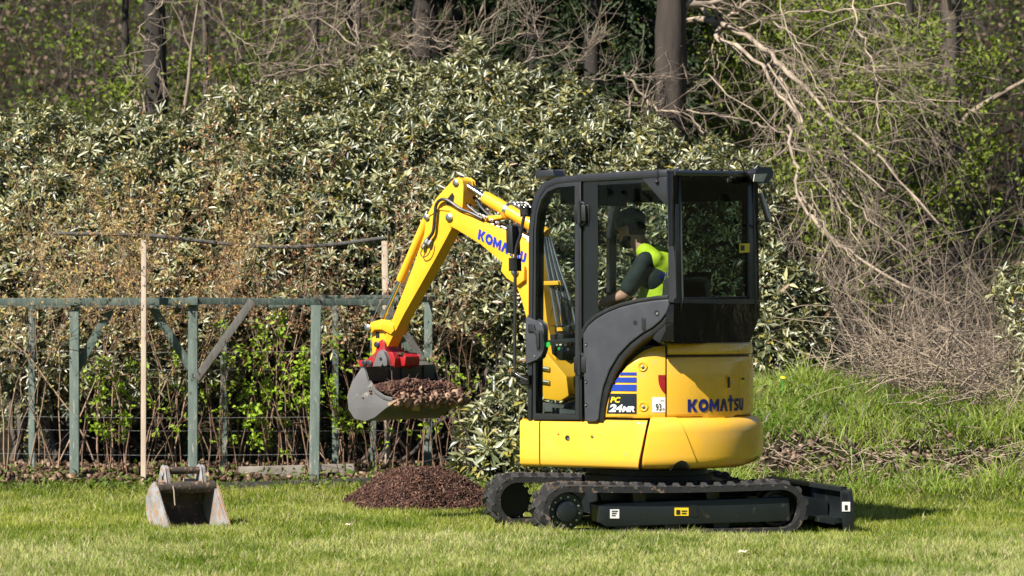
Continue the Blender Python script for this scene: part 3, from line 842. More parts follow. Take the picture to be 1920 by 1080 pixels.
# --- cab
YL, YR = .70, -.37
XB = HY(1262, 400, YL).x           # rear face of the cab
XF = HY(988, 500, YL).x
ZR = HY(1255, 318, YL).z
side_px = [(992.5, 789), (994, 600), (995, 430), (999.5, 392), (1008, 364), (1021, 347.5), (1041, 339), (1085, 334.5), (1160, 330), (1230, 326.5), (1250, 326)]
path = hy(side_px, YL)
rear_px = [(1256, 322), (1258.5, 420), (1261, 555), (1257, 580), (1246, 606), (1230, 640)]
rpath = hy(rear_px, YL)
for Y0, Y1 in ((YL - .06, YL), (YR, YR + .06)):
    cf = sweep('cab_frame', path, [.017, .018, .02] + [.024] * 8, Y0 - (.06 if Y1 == YL else 0), Y1, 'frame_paint', EX, bevel=.012)
    sweep('rear_pillar', rpath, [.03, .03, .032, .034, .034, .034], Y0 - .001, Y1 + .004, 'frame_paint', EX, bevel=.016)
    if Y1 == YL: CFL = cf
# roof sheet between the side frames
ro = [(p.x, p.y) for p in path if p.y > HY(1100, 375, YL).z]
bm = bmesh.new()
rows = []
for k, p in enumerate([(xx, zz_) for xx, zz_ in ro] + [(XB + .01, ro[-1][1])]):
    rows.append([bm.verts.new((p[0], YL - .05 + (YR - YL + .10) * j / 6, p[1] + .006 + .012 * math.sin(math.pi * j / 6))) for j in range(7)])
for a, b in zip(rows[:-1], rows[1:]):
    for j in range(6): bm.faces.new((a[j], a[j + 1], b[j + 1], b[j]))
bmesh.ops.solidify(bm, geom=list(bm.faces), thickness=.03)
roof = finish(bm, 'roof', 'frame_paint', EX, H2W, 40)
# rear window, its frame and the black panel below it
rw_o = hx([(1258, 322), (1418, 322), (1420, 566), (1264, 566)], XB)
rw_i = hx([(1272, 336), (1406, 334), (1412, 555), (1276, 558)], XB)
rwf = ring('rear_window_frame', rw_o, rw_i, XB - .012, XB + .03, 'black_gloss', EX, axis='X')
prism('rear_window', hx([(1266, 328), (1412, 328), (1416, 561), (1270, 562)], XB - .001), XB - .002, XB + .003, 'tinted_glass', EX, axis='X', bevel=0)
tube('rear_rail', [HX(1262, 324, XB - .012), HX(1410, 326, XB - .012)], .020, 'frame_paint', EX, sides=12)
prism('rear_ledge', hx([(1262, 561), (1421, 562), (1421, 569), (1262, 567)], XB - .02), XB - .03, XB + .02, 'frame_paint', EX, axis='X', bevel=.004)
prism('rear_panel', hx([(1262, 568), (1421, 569), (1420, 590), (1403, 638), (1262, 640)], XB - .01), XB - .022, XB + .05, 'black_gloss', EX, axis='X', bevel=.012, segs=3)
for k, (a, b, c, d) in enumerate(((1380, 1404, 457, 473),)):
    ws = prism('warning_sticker', hx([(a + 6, b - 1404 + 457), (a + 27, 456), (a + 27, 473), (a + 6, 474)], XB - .014), XB - .016, XB - .0135, 'yellow_decal', EX, axis='X', bevel=0)
    prism('sticker_print', hx([(a + 9, 460), (a + 16, 460), (a + 16, 470), (a + 9, 470)], XB - .018), XB - .019, XB - .0175, 'black_ink', ws, axis='X', bevel=0)
prism('rear_side_panel', hy([(1264, 562), (1264, 640), (1238, 640), (1249, 612), (1259, 585)], YL), YL - .05, YL - .002, 'black_gloss', EX, bevel=.006)
# deck closing the cab floor
box('cab_floor', (-.26, YR, HY(1100, 790, YL).z - .02), (XF - .01, YL - .02, HY(1100, 790, YL).z + .02), 'black_matt', EX)

# door: frame, tall glass, latch panel, hinges
do = hy([(999, 787), (1000, 600), (1001.5, 430), (1005, 396), (1013, 369), (1025, 353), (1043, 345), (1086, 341), (1087, 787)], YL)
di = hy([(1004, 776), (1005, 600), (1006, 432), (1009, 400), (1016.5, 374), (1028, 359), (1045, 351.5), (1078, 348.5), (1079.5, 776)], YL)
door = ring('door', do, di, YL - .03, YL + .004, 'frame_paint', EX)
prism('door_glass', hy([(1002, 782), (1003, 600), (1004, 431), (1007, 398), (1015, 371), (1027, 356), (1044, 348), (1082, 345), (1083, 782)], YL), YL - .016, YL - .012, 'clear_glass', door, bevel=0)
prism('door_rail', hy([(1003, 640), (1082, 634), (1082, 641), (1003, 648)], YL), YL - .04, YL - .018, 'frame_paint', door, bevel=.003)
lp_ = prism('latch_panel', hy([(988, 594), (991, 595), (1014, 603), (1020, 608), (1022.5, 616), (1022.5, 655), (1018, 668), (1010, 675), (988, 684)], YL), YL - .02, YL + .022, 'grey_plastic', door, bevel=.01, segs=3)
lp_b = prism('latch_recess', hy([(1006, 619), (1017, 620), (1019, 626), (1018, 655), (1013, 659), (1007, 657), (1005, 640)], YL + .02), YL + .02, YL + .0245, 'black_matt', door, bevel=0)
prism('door_handle', hy([(991, 609), (1002, 609), (1005, 619), (1012, 624), (1013, 652), (1008, 653), (1006, 630), (1000, 622), (991, 622)], YL + .024), YL + .0225, YL + .036, 'frame_paint', door, bevel=.005)
c0 = HY(1002.5, 668, YL + .022)
lathe('door_lock', [(-.002, .008), (.004, .008), (.005, .001)], c0, (0, 1, 0), 'zinc', door)
for k, py in enumerate((399, 683)):
    hg = prism('hinge', hy([(1076, py - 14), (1098, py - 14), (1099, py + 16), (1077, py + 16)], YL + .02), YL - .005, YL + .028, 'black_matt', EX, bevel=.006)
    a = HY(1086, py - 18, YL + .03); b = HY(1086, py + 20, YL + .03)
    tube('hinge_pin', [a, b], .014, 'frame_paint', hg, sides=12)
    prism('hinge_plate', hy([(1085, py - 25), (1096, py - 18), (1098, py + 20), (1085, py + 28)], YL + .004), YL, YL + .008, 'frame_paint', hg, bevel=.002)
sweep('door_seal', hy([(1087.5, 341), (1088.5, 500), (1090, 787)], YL), .010, YL - .03, YL + .008, 'black_matt', EX, bevel=.004)

# fixed side window with printed border, and its corner gusset
fender_top = [(1093, 626), (1102, 611), (1117, 598), (1138, 586), (1163, 576), (1195, 568), (1228, 563), (1254, 561)]
sw_ = prism('side_window', hy([(1091, 342), (1246, 333), (1252, 566)] + [(a, b + 4) for a, b in fender_top[::-1][1:]], YL), YL - .02, YL - .015, 'clear_glass', EX, bevel=0)
prism('window_border', hy([(1092, 342), (1119, 341), (1120, 603), (1105, 616), (1092, 632)], YL), YL - .0145, YL - .012, 'frit', sw_, bevel=0)
prism('window_border', hy([(1120, 341), (1206, 336), (1206, 342), (1120, 347)], YL), YL - .0145, YL - .012, 'frit', sw_, bevel=0)
gs = prism('corner_gusset', hy([(1204, 335), (1250, 332), (1251, 382), (1246, 383)], YL), YL - .02, YL + .003, 'frame_paint', EX, bevel=.003)
tube('aerial', [HY(1232, 346, YL + .012), HY(1232, 300, YL + .012), HY(1232.5, 246, YL + .012)], .0025, 'black_matt', EX, sides=6)
c0 = HY(1232.5, 341, YL + .004)
lathe('aerial_base', [(0, .012), (.015, .012), (.02, .007), (.022, .001)], c0, (0, 1, 0), 'black_matt', EX)
sweep('window_seal', hy([(1091, 634)] + [(a - 1, b - 4) for a, b in fender_top], YL), .012, YL - .03, YL + .006, 'black_matt', EX, bevel=.004)

# plastic fender under the window and the black arch round it
fd = prism('fender', hy(fender_top + [(1255, 572), (1250, 586), (1240, 600), (1224, 614), (1203, 626), (1181, 643), (1160, 665), (1143, 693), (1131, 725), (1125, 757), (1122, 786), (1117, 791), (1099, 791), (1096, 786)], YL + .02),
           YL - .08, YL + .022, 'grey_plastic', EX, bevel=.018, segs=4)
arch_px = [(1259, 574), (1254, 591), (1243, 606), (1227, 620), (1207, 632), (1186, 649), (1166, 671), (1149.5, 699), (1138, 729), (1131, 759), (1127, 792)]
sweep('arch_seal', hy(arch_px, YL), .021, YL - .06, YL + .008, 'black_matt', EX, bevel=.008)
a = HY(1207, 606, YL + .022)
prism('grab_slot', hy([(1203, 597), (1207, 594), (1211, 597), (1211.5, 617), (1207.5, 621), (1203.5, 618)], YL + .022), YL + .0215, YL + .026, 'frame_paint', fd, bevel=.003)
prism('slot_opening', hy([(1205.3, 599), (1209, 599), (1209.3, 616), (1206, 617)], YL + .026), YL + .0255, YL + .0275, 'black_matt', fd, bevel=0)
for px, py, r in ((1191, 605, .016), (1231.5, 587, .019)):
    lathe('plug_hole', [(-.002, r), (.0015, r), (.0015, .0005)], HY(px, py, YL + .0225), (0, 1, 0), 'black_matt', fd)
lathe('bolt', [(0, .009), (.006, .009), (.007, .001)], HY(1232.5, 588.5, YL + .0245), (0, 1, 0), 'zinc', fd)
for py in (647, 717, 760):
    lathe('bolt_seat', [(-.002, .012), (.002, .012), (.002, .0005)], HY(1098.5, py - 1, YL + .0225), (0, 1, 0), 'black_matt', fd)
    lathe('bolt', [(0, .006), (.006, .006), (.007, .001)], HY(1098.5, py, YL + .0245), (0, 1, 0), 'zinc', fd)

# other panes
prism('right_window', [p for p in hy([(1004, 780), (1006, 431), (1017, 373), (1045, 348), (1246, 333), (1252, 600), (1100, 640)], YL)], YR + .02, YR + .025, 'clear_glass', EX, bevel=0)
fp = [Vector((p.x - .005, p.y)) for p in path[:6]]
bm = bmesh.new()
rows = [[bm.verts.new((p.x, YL - .055 + (YR - YL + .11) * j / 4, p.y)) for j in range(5)] for p in spline([(p.x, p.y, 0) for p in fp], 4)]
for a, b in zip(rows[:-1], rows[1:]):
    for j in range(4): bm.faces.new((a[j], a[j + 1], b[j + 1], b[j]))
finish(bm, 'windscreen', 'clear_glass', EX, H2W, 60)

# inside: seat, consoles, levers, display
zf = HY(1100, 790, YL).z
seat = box('seat', (XB + .18, .0, zf + .30), (XB + .66, .44, zf + .46), 'seat_fabric', EX, H2W, .05, 3)
prism('seat_back', [(XB + .16, zf + .42), (XB + .30, zf + .42), (XB + .25, zf + .96), (XB + .14, zf + .96)], .02, .42, 'seat_fabric', seat, bevel=.04, segs=3)
box('seat_base', (XB + .22, .06, zf + .02), (XB + .6, .38, zf + .31), 'black_matt', seat)
for Y in (.50, -.10):
    cn = box('console', (XB + .35, Y - .06, zf + .02), (XB + .80, Y + .06, zf + .56), 'console_grey', EX, H2W, .03)
    tube('lever', [(XB + .72, Y, zf + .54), (XB + .74, Y, zf + .72)], .012, 'black_matt', cn)
    tube('lever_grip', [(XB + .74, Y, zf + .70), (XB + .745, Y, zf + .78), (XB + .73, Y, zf + .83)], .024, 'black_matt', cn, radii=[.018, .026, .022])
box('side_console', (XB + .10, YR + .06, zf + .02), (XB + .72, YR + .16, zf + .60), 'console_grey', EX, H2W, .03)
pd = box('pedal_plate', (XF - .30, -.02, zf + .02), (XF - .06, .46, zf + .07), 'console_grey', EX, H2W, .01)
for Y in (.15, .27):
    box('pedal', (XF - .20, Y - .04, zf + .08), (XF - .1, Y + .04, zf + .14), 'black_matt', pd)
    tube('travel_lever', [(XF - .12, Y, zf + .10), (XF - .15, Y, zf + .42), (XF - .2, Y, zf + .55)], .010, 'black_matt', pd)
dsp = box('display', (XF - .2, -.30, zf + .70), (XF - .15, -.10, zf + .86), 'black_matt', EX, H2W, .01)
# switch block seen through the lower door glass
sb = box('switch_panel', (XF - .42, -.33, zf + .42), (XF - .12, -.25, zf + .62), 'black_matt', EX, H2W, .01)
for i, (dx, dz, mm) in enumerate(((.04, .14, 'white_decal'), (.09, .14, 'white_decal'), (.14, .15, 'red_paint'), (.05, .08, 'green_sticker'), (.10, .07, 'blue_decal'), (.19, .13, 'white_decal'))):
    lathe('switch', [(0, .012), (.01, .012), (.012, .001)], (XF - .42 + dx, -.25, zf + .42 + dz), (0, 1, 0), mm, sb, H2W, 10)
lathe('round_sticker', [(0, .018), (.002, .018), (.002, .0005)], HY(1028, 646, YL - .011), (0, 1, 0), 'green_sticker', door, H2W, 18)
# open metal-grey ring just inside the rear window
ringpts = [HX(1371 + 24 * math.cos(a), 393 + 27 * math.sin(a), XB + .06) for a in np.linspace(math.pi * -.25, math.pi * -1.45, 22)]
tube('ring_arc', ringpts, .009, 'zinc', EX, sides=8)
box('cab_lamp', (XB + .5, .1, ZR - .10), (XB + .56, .16, ZR - .05), 'lamp_lens', EX)

cp_ = prism('door_console', hy([(1030, 627), (1087, 624), (1087, 676), (1050, 676), (1034, 664)], .30), .20, .30, 'black_matt', EX, bevel=.01)
for i, (px, py, mm) in enumerate(((1044, 646, 'white_decal'), (1052, 645, 'white_decal'), (1061, 646, 'white_decal'), (1070, 646, 'red_paint'), (1049, 654, 'green_sticker'), (1057, 656, 'logo_blue_bright'), (1066, 655, 'white_decal'))):
    lathe('switch', [(0, .011), (.008, .011), (.01, .001)], HY(px, py, .30), (0, 1, 0), mm, cp_, H2W, 10)
box('head_lining', (XB + .03, YR + .062, ZR - .17), (XF - .10, YR + .09, ZR - .03), 'black_matt', EX)
box('sun_visor', (XF - .20, YR + .10, ZR - .20), (XF - .17, YL - .16, ZR - .05), 'black_matt', EX)
# roof fittings: front and rear work lamps, cable clips, mirror
wl = prism('rear_work_lamp', hx([(1408, 322), (1414, 316), (1437, 316), (1439.5, 324), (1436, 333), (1430, 342), (1411, 341)], XB - .06), XB - .10, XB - .03, 'frame_paint', EX, axis='X', bevel=.008)
prism('lamp_lens', hx([(1414, 327), (1437, 326), (1430, 340), (1412, 340)], XB - .10), XB - .106, XB - .099, 'lamp_lens', wl, axis='X', bevel=.002)
tube('lamp_bracket', [HX(1402, 328, XB - .03), HX(1412, 330, XB - .05)], .018, 'frame_paint', wl, sides=8)
for px in (1295, 1352):
    cp = HX(px, 324, XB - .012)
    tube('cable_clip', [cp + Vector((.0, .026 * math.cos(a), .024 * math.sin(a))) for a in np.linspace(-2.2, 2.6, 14)], .006, 'frame_paint', EX, sides=8)
tube('lamp_cable', [HX(a, b, XB - .04) for a, b in ((1366, 320), (1367, 306), (1375, 299), (1386, 302), (1393, 313), (1396, 324), (1404, 330))], .006, 'hose', EX, sm=5)
fl = prism('front_work_lamp', hy([(1013, 326), (1016, 320), (1046, 319), (1050, 331), (1014, 336)], .25), .18, .32, 'frame_paint', EX, bevel=.008)
mr_ = prism('mirror', hx([(1407, 362), (1411, 364), (1426, 405), (1428, 412), (1424, 414), (1420, 404)], XB - .09), XB - .17, XB - .155, 'zinc', EX, axis='X', bevel=.003)
prism('mirror_shell', hx([(1410, 362), (1414, 366), (1429, 407), (1430, 416), (1425, 417), (1422, 404)], XB - .08), XB - .154, XB - .12, 'black_matt', mr_, axis='X', bevel=.004)
tube('mirror_arm', [HX(1418, 428, XB - .02), HX(1423, 410, XB - .12)], .008, 'black_matt', mr_, sides=8)

# hand rail and mirror ahead of the cab
YM = YL + .02
hr = tube('hand_rail', [HY(a, b, YM) for a, b in ((990, 384), (983, 404), (976, 440), (967.5, 470), (966, 520), (965.5, 620), (965.5, 690), (970, 703), (990, 713))], .0115, 'frame_paint', EX, sm=5)
box('rail_foot', HY(993, 722, YM) - Vector((.0, .04, .0)), HY(979, 704, YM) + Vector((0, .01, 0)), 'black_matt', hr)
box('rail_clamp', HY(991, 405, YM) - Vector((0, .04, 0)), HY(978, 390, YM) + Vector((0, .01, 0)), 'black_matt', hr, H2W, .008)
box('rail_joint', HY(972, 507, YM) - Vector((0, .03, 0)), HY(958, 485, YM) + Vector((0, .02, 0)), 'black_matt', hr, H2W, .006)
fm = prism('front_mirror', hy([(945, 420), (957, 423), (959, 476), (946, 474)], YM), YM - .10, YM - .02, 'black_matt', EX, bevel=.008)
tube('mirror_arm', [HY(957, 470, YM - .04), HY(962, 488, YM - .01), HY(964, 500, YM)], .008, 'black_matt', fm, sides=8, sm=3)

# --- boom, arm, linkage (one vertical plane ahead of the cab)
def path_ring(pts, Y): return [HY(a, b, Y) for a, b in pts]
boom_px = [(836, 404), (842, 396), (854, 396), (880, 404), (930, 425), (972, 443), (998, 461), (1012, 495), (1019, 545), (1026, 610), (1044, 680), (1060, 725),
           (1056, 741), (1036, 744), (1022, 735), (1010, 690), (990, 610), (976, 560), (962, 522), (940, 492), (900, 458), (856, 431), (842, 424), (836, 414)]
boom = prism('boom', hy(boom_px, .09), -.085, .085, 'yellow_arm_paint', EX, bevel=.008)
V, P = logo()
A0, A1 = HY(895, 448, .09), HY(984, 494, .09)
ex = Vector((A1.x - A0.x, A1.z - A0.z)); up_ = Vector((HY(898, 429, .09).x - A0.x, HY(898, 429, .09).z - A0.z))
letters('lettering', V, P, lambda u, v: (A0.x + ex.x * u + up_.x * v, .0885, A0.z + ex.y * u + up_.y * v), 'logo_blue_bright', boom)
prism('cylinder_bracket', hy([(945, 487), (962, 480), (985, 500), (985, 525), (972, 535), (952, 522), (941, 508)], .10), .0855, .115, 'yellow_arm_paint', boom, bevel=.005)
for nm, px, py, Y in (('arm_pivot_pin', 843, 408, .086), ('boom_cylinder_pin', 966, 510, .117), ('boom_foot_pin', 1033, 739, .09)):
    lathe(nm, [(-.01, .028), (.012, .028), (.016, .02), (.018, .012), (.018, .001)], HY(px, py, Y), (0, 1, 0), 'zinc', boom)
br = prism('swing_bracket', hy([(1010, 664), (1024, 660), (1062, 706), (1066, 742), (1050, 752), (1018, 748)], .13), -.13, .13, 'yellow_arm_paint', EX, bevel=.01)
for py in (690, 715):
    tube('bracket_pin', [HY(1016, py, .14), HY(1030, py + 2, .14)], .014, 'zinc', br, sides=10)
box('hose_tray', HY(1070, 775, .2) - Vector((.0, .25, .0)), HY(1020, 757, .2), 'console_grey', EX, H2W, .01)

arm_px = [(847, 339), (853, 333.5), (860, 333), (867, 338), (869, 348), (868, 380), (866, 396), (849, 424), (817, 484), (757, 590), (727, 650), (719, 652), (716, 640), (735, 600), (772, 506), (795, 440), (798, 412), (803, 398), (818, 371)]
arm = prism('arm', hy(arm_px, .07), -.045, .07, 'yellow_arm_paint', EX, bevel=.006)
prism('ear_plate', hy([(847, 339), (853, 333.5), (860, 333), (867, 338), (869, 348), (868, 384), (858, 392), (820, 392), (822, 367)], .07), -.082, -.055, 'yellow_arm_paint', arm, bevel=.004)
prism('cut_out', hy([(836, 376), (848, 361), (852, 368), (849, 386), (838, 383)], .071), .0695, .0715, 'black_matt', arm, bevel=0)
sweep('weld_rib', hy([(800, 406), (824, 392), (862, 396)], .072), .007, .07, .078, 'yellow_arm_paint', arm, bevel=.003)
lathe('rod_pin', [(-.01, .024), (.01, .024), (.014, .015), (.014, .001)], HY(855, 343, .071), (0, 1, 0), 'zinc', arm)
lathe('link_pin', [(-.01, .024), (.012, .024), (.016, .015), (.016, .001)], HY(733, 614, .071), (0, 1, 0), 'zinc', arm)
lathe('cylinder_pin', [(-.01, .02), (.012, .02), (.016, .012), (.016, .001)], HY(801, 408, .071), (0, 1, 0), 'zinc', arm)
# arm cylinder on top of the boom
ca, cb, cc, cde = HY(868, 343, .0), HY(908, 369, .0), HY(990, 416, .0), HY(1024, 440, 0)
ac = tube('arm_cylinder', [cb + (cc - cb) * .0, cb + (cc - cb) * .05, cb + (cc - cb) * .98, cde], .046, 'yellow_arm_paint', EX, sides=20, radii=[.040, .046, .046, .046])
tube('piston_rod', [ca, cb], .022, 'chrome', ac, sides=16)
tube('cylinder_band', [cb + (cc - cb) * .50, cb + (cc - cb) * .56], .050, 'zinc', ac, sides=20)
# bucket cylinder ahead of the arm
b0, b1, b2 = HY(800, 412, .0), HY(750, 527, .0), HY(716, 602, .0)
bc = tube('bucket_cylinder', [b0, b0.lerp(b1, .97), b1], .032, 'yellow_arm_paint', EX, sides=16, radii=[.032, .032, .028])
tube('piston_rod', [b1, b2], .016, 'chrome', bc, sides=12)
tube('cylinder_pipe', [HY(796, 455, .035), HY(760, 530, .035), HY(752, 533, .02)], .007, 'zinc', bc, sides=8)
# guide links
gl = prism('guide_link', hy([(691, 612), (696, 604), (712, 600), (728, 602), (737, 610), (739, 620), (733, 627), (716, 618), (702, 618), (697, 624), (691, 620)], .085), .058, .088, 'yellow_arm_paint', EX, bevel=.005)
prism('guide_link', hy([(691, 612), (696, 604), (712, 600), (728, 602), (737, 610), (739, 620), (733, 627), (716, 618), (702, 618), (697, 624), (691, 620)], .085), -.09, -.06, 'yellow_arm_paint', EX, bevel=.005)
lathe('link_pin', [(-.01, .026), (.012, .026), (.018, .015), (.018, .001)], HY(690, 615, .09), (0, 1, 0), 'zinc', gl)
tl = prism('tipping_link', hy([(696, 618), (721, 618), (720, 640), (716, 665), (697, 668)], .06), -.055, .055, 'yellow_arm_paint', EX, bevel=.006)
prism('link_window', hy([(704, 622), (711, 622), (711, 634), (704, 634)], .06), .0545, .0565, 'black_matt', tl, bevel=0)
# red quick coupler
qc = prism('quick_coupler', hy([(672, 676), (690, 673), (704, 660), (708, 643), (716, 636), (722, 644), (724, 660), (736, 660), (742, 672), (740, 690), (712, 693), (674, 690)], .09), -.10, .095, 'red_paint', EX, bevel=.008)
prism('coupler_side', hy([(737, 662), (756, 664), (761, 669), (759, 686), (738, 688)], .03), -.14, .03, 'red_paint', qc, bevel=.006)
box('coupler_bar', HY(757, 665, .02) - Vector((.0, .0, .0)), HY(724, 660, .05), 'zinc', qc, H2W, .003)
for px, py in ((707, 646), (684, 680), (694, 681)):
    lathe('coupler_bolt', [(-.006, .022), (.01, .022), (.014, .013), (.014, .001)], HY(px, py, .096), (0, 1, 0), 'bucket_dark', qc, H2W, 12)
hk = prism('coupler_hook', hy([(700, 690), (706, 672), (710, 660), (716, 656), (722, 660), (727, 672), (728, 685), (722, 687), (719, 682), (717, 687), (719, 700), (714, 702), (712, 692)], .12), .10, .135, 'bucket_grey', EX, bevel=.004)
lathe('hook_hole', [(-.003, .012), (.002, .012), (.002, .001)], HY(714, 673, .136), (0, 1, 0), 'black_matt', hk)
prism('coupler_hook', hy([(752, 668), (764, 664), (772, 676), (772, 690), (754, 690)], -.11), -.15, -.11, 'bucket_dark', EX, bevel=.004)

# bucket
BN, BF = .44, -.44
side_out = [(678, 689), (684, 693), (690, 714), (702, 735), (719, 747), (734, 750), (744, 751), (736, 757), (720, 768), (702, 783), (684, 790), (664, 785), (653, 767), (651, 741), (660, 715)]
sob = hy(side_out, BN)
bk = prism('bucket_side', sob, BN - .012, BN, 'bucket_grey', EX, bevel=.003)
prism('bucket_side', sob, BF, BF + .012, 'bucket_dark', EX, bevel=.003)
shell_px = [(744, 752), (736, 757), (720, 768), (702, 783), (684, 790), (664, 785), (653, 767), (651, 741), (660, 715), (678, 689)]
sh_o = [Vector(p[:2]) for p in spline([(p.x, p.y, 0) for p in hy(shell_px, BN)], 4)]
cen = sum(sh_o, Vector((0, 0))) / len(sh_o)
sh_i = [p + (cen - p).normalized() * .014 for p in sh_o]
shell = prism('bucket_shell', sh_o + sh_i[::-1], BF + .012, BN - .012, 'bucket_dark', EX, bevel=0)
e0, e1 = Vector(hy([(728, 758)], BN)[0]), Vector(hy([(748, 748)], BN)[0])
dd = (e1 - e0).normalized(); nn = Vector((-dd.y, dd.x))
prism('cutting_edge', [e0 - nn * .010, e1 - nn * .004, e1 + nn * .004, e0 + nn * .016], BF - .004, BN + .004, 'muddy_edge', shell, bevel=.002)
sweep('side_cutter', hy([(693, 716), (704, 734), (720, 745), (736, 749)], BN), .012, BN, BN + .008, 'bucket_grey', bk, bevel=.003)
lathe('drain_plug', [(-.002, .007), (.002, .007), (.002, .001)], HY(681, 746, BN + .001), (0, 1, 0), 'black_matt', bk)
t0_, t1_ = HY(676, 689, BN), HY(684, 692, BN)
box('back_stiffener', (t1_.x - .005, BF + .01, t0_.z - .10), (t0_.x + .01, BN - .01, t0_.z + .006), 'bucket_dark', shell, H2W, .004)
for Y in (BN - .30, 0.0, BF + .16):
    box('stiffener_rib', (t1_.x - .018, Y - .008, t0_.z - .10), (t1_.x - .004, Y + .008, t0_.z), 'bucket_dark', shell, H2W, .002)

# hydraulic hoses
H = lambda pts, Y, r=.011, m='hose', nm='hydraulic_hose': tube(nm, [HY(p[0], p[1], p[2] if len(p) > 2 else Y) for p in pts], r, m, EX, sm=6, sides=8)
H([(803, 448), (812, 434), (815, 408), (818, 384), (828, 374), (842, 377), (862, 391), (882, 399), (905, 410)], .10, .012)
H([(868, 366, .0), (876, 384), (892, 398), (910, 410), (940, 423)], .02, .009)
H([(872, 366, -.03), (882, 386), (900, 402), (926, 414)], -.02, .009)
H([(880, 372), (892, 372), (902, 388), (918, 404), (935, 416)], -.06, .011)
H([(942, 428, .05), (965, 446), (990, 468), (1012, 500)], .06, .012)
for k, (Y, dy) in enumerate(((.05, 0), (.02, -4), (-.02, -8))):
    H([(905, 412 + dy), (940, 428 + dy), (972, 444 + dy), (1000, 458 + dy)], Y, .009, 'pipe_steel', 'hydraulic_pipe')
sx_ = prism('valve_block', hy([(900, 408), (912, 405), (942, 403), (944, 409), (914, 415)], .06), .0, .08, 'yellow_arm_paint', EX, bevel=.004)
for k in range(4):
    lathe('pipe_fitting', [(0, .012), (.02, .012), (.02, .008), (.035, .008)], HY(902 + 11 * k, 404 + 5 * k, .08), (0, 1, .3), 'zinc', sx_, H2W, 8)
for px, py in ((800, 451), (806, 454), (795, 460)):
    lathe('hose_fitting', [(-.02, .012), (.0, .016), (.02, .016), (.03, .009)], HY(px, py, .09), (.5, .3, -1), 'zinc', arm, H2W, 8)
H([(795, 462), (789, 474), (793, 482), (802, 478), (808, 466), (810, 454)], .10, .004)
for k in range(7):
    t = k / 6
    H([(1018 + 14 * t, 442 + 4 * t), (1026 + 22 * t, 500), (1036 + 32 * t, 560), (1046 + 36 * t, 620)], .12 - .05 * t, .0085, 'pipe_steel' if k % 2 == 0 else 'hose', 'hydraulic_pipe')
prism('pipe_clamp', hy([(1016, 528), (1046, 527), (1047, 534), (1016, 535)], .15), .125, .15, 'yellow_arm_paint', EX, bevel=.003)
pcl = prism('pipe_clamp', hy([(1040, 612), (1068, 610), (1069, 622), (1040, 624)], .16), .12, .16, 'dark_steel_paint', EX, bevel=.004)
prism('clamp_tag', hy([(1044, 614), (1058, 613), (1058, 620), (1044, 621)], .163), .1605, .164, 'yellow_arm_paint', pcl, bevel=0)
for k in range(5):
    t = k / 4
    H([(1030 + 22 * t, 622), (1044 + 18 * t, 660), (1060 + 12 * t, 700), (1074 + 4 * t, 740)], .0 - .06 * t, .012, 'hose')
for k in range(4):
    lathe('hose_fitting', [(-.015, .010), (.0, .015), (.02, .015), (.03, .009)], HY(955 + 7 * k, 388 + 3 * (k % 2), -.08), (.4, .3, 1), 'zinc', ac, H2W, 8)
    H([(950 + 7 * k, 396), (955 + 7 * k, 384), (965 + 7 * k, 380), (980 + 6 * k, 392)], -.10 + .01 * k, .007, 'zinc', 'hydraulic_pipe')

# ------------------------------------------------------------------ the operator
def blob(name, prims, m, parent, T, voxel=.008, smooth_it=4, cut=None):
    """One continuous skin over tapered limbs and rounded masses: (p0, p1, r0, r1) or (centre, (rx, ry, rz), rot)."""
    bm = bmesh.new()
    for q in prims:
        if len(q) == 4:
            p0, p1, r0, r1 = Vector(q[0]), Vector(q[1]), q[2], q[3]
            n = 5
            for i in range(n + 1):
                pass
            d = (p1 - p0); Ln = d.length
            rot = d.to_track_quat('Z', 'Y').to_matrix().to_4x4() if Ln > 1e-6 else Matrix.Identity(4)
            r = bmesh.ops.create_cone(bm, cap_ends=True, segments=16, radius1=r0, radius2=r1, depth=max(Ln, 1e-4), matrix=Matrix.Translation((p0 + p1) / 2) @ rot)
            bmesh.ops.create_icosphere(bm, subdivisions=2, radius=r0, matrix=Matrix.Translation(p0))
            bmesh.ops.create_icosphere(bm, subdivisions=2, radius=r1, matrix=Matrix.Translation(p1))
        else:
            c, rad, rot = q
            M = Matrix.Translation(Vector(c)) @ Matrix.Rotation(rot, 4, 'Y') @ Matrix.Diagonal((rad[0], rad[1], rad[2], 1))
            bmesh.ops.create_icosphere(bm, subdivisions=3, radius=1, matrix=M)
    me = bpy.data.meshes.new(name); bm.to_mesh(me); bm.free()
    ob = bpy.data.objects.new(name, me); COL.objects.link(ob)
    md = ob.modifiers.new('r', 'REMESH'); md.mode = 'VOXEL'; md.voxel_size = voxel
    ms = ob.modifiers.new('s', 'SMOOTH'); ms.factor = .5; ms.iterations = smooth_it
    bpy.context.view_layer.update()
    dg = bpy.context.evaluated_depsgraph_get()
    me2 = bpy.data.meshes.new_from_object(ob.evaluated_get(dg))
    bpy.data.objects.remove(ob, do_unlink=True)
    bm = bmesh.new(); bm.from_mesh(me2); bpy.data.meshes.remove(me2)
    if cut:
        bmesh.ops.delete(bm, geom=[v for v in bm.verts if cut(v.co)], context='VERTS')
    org = origin_of(parent) if parent is not None else Vector((0, 0, 0))
    for v in bm.verts: v.co = T(v.co) - org
    bmesh.ops.recalc_face_normals(bm, faces=bm.faces)
    me = bpy.data.meshes.new(name); bm.to_mesh(me); bm.free()
    me.polygons.foreach_set('use_smooth', [True] * len(me.polygons))
    return link(name, me, parent, m)

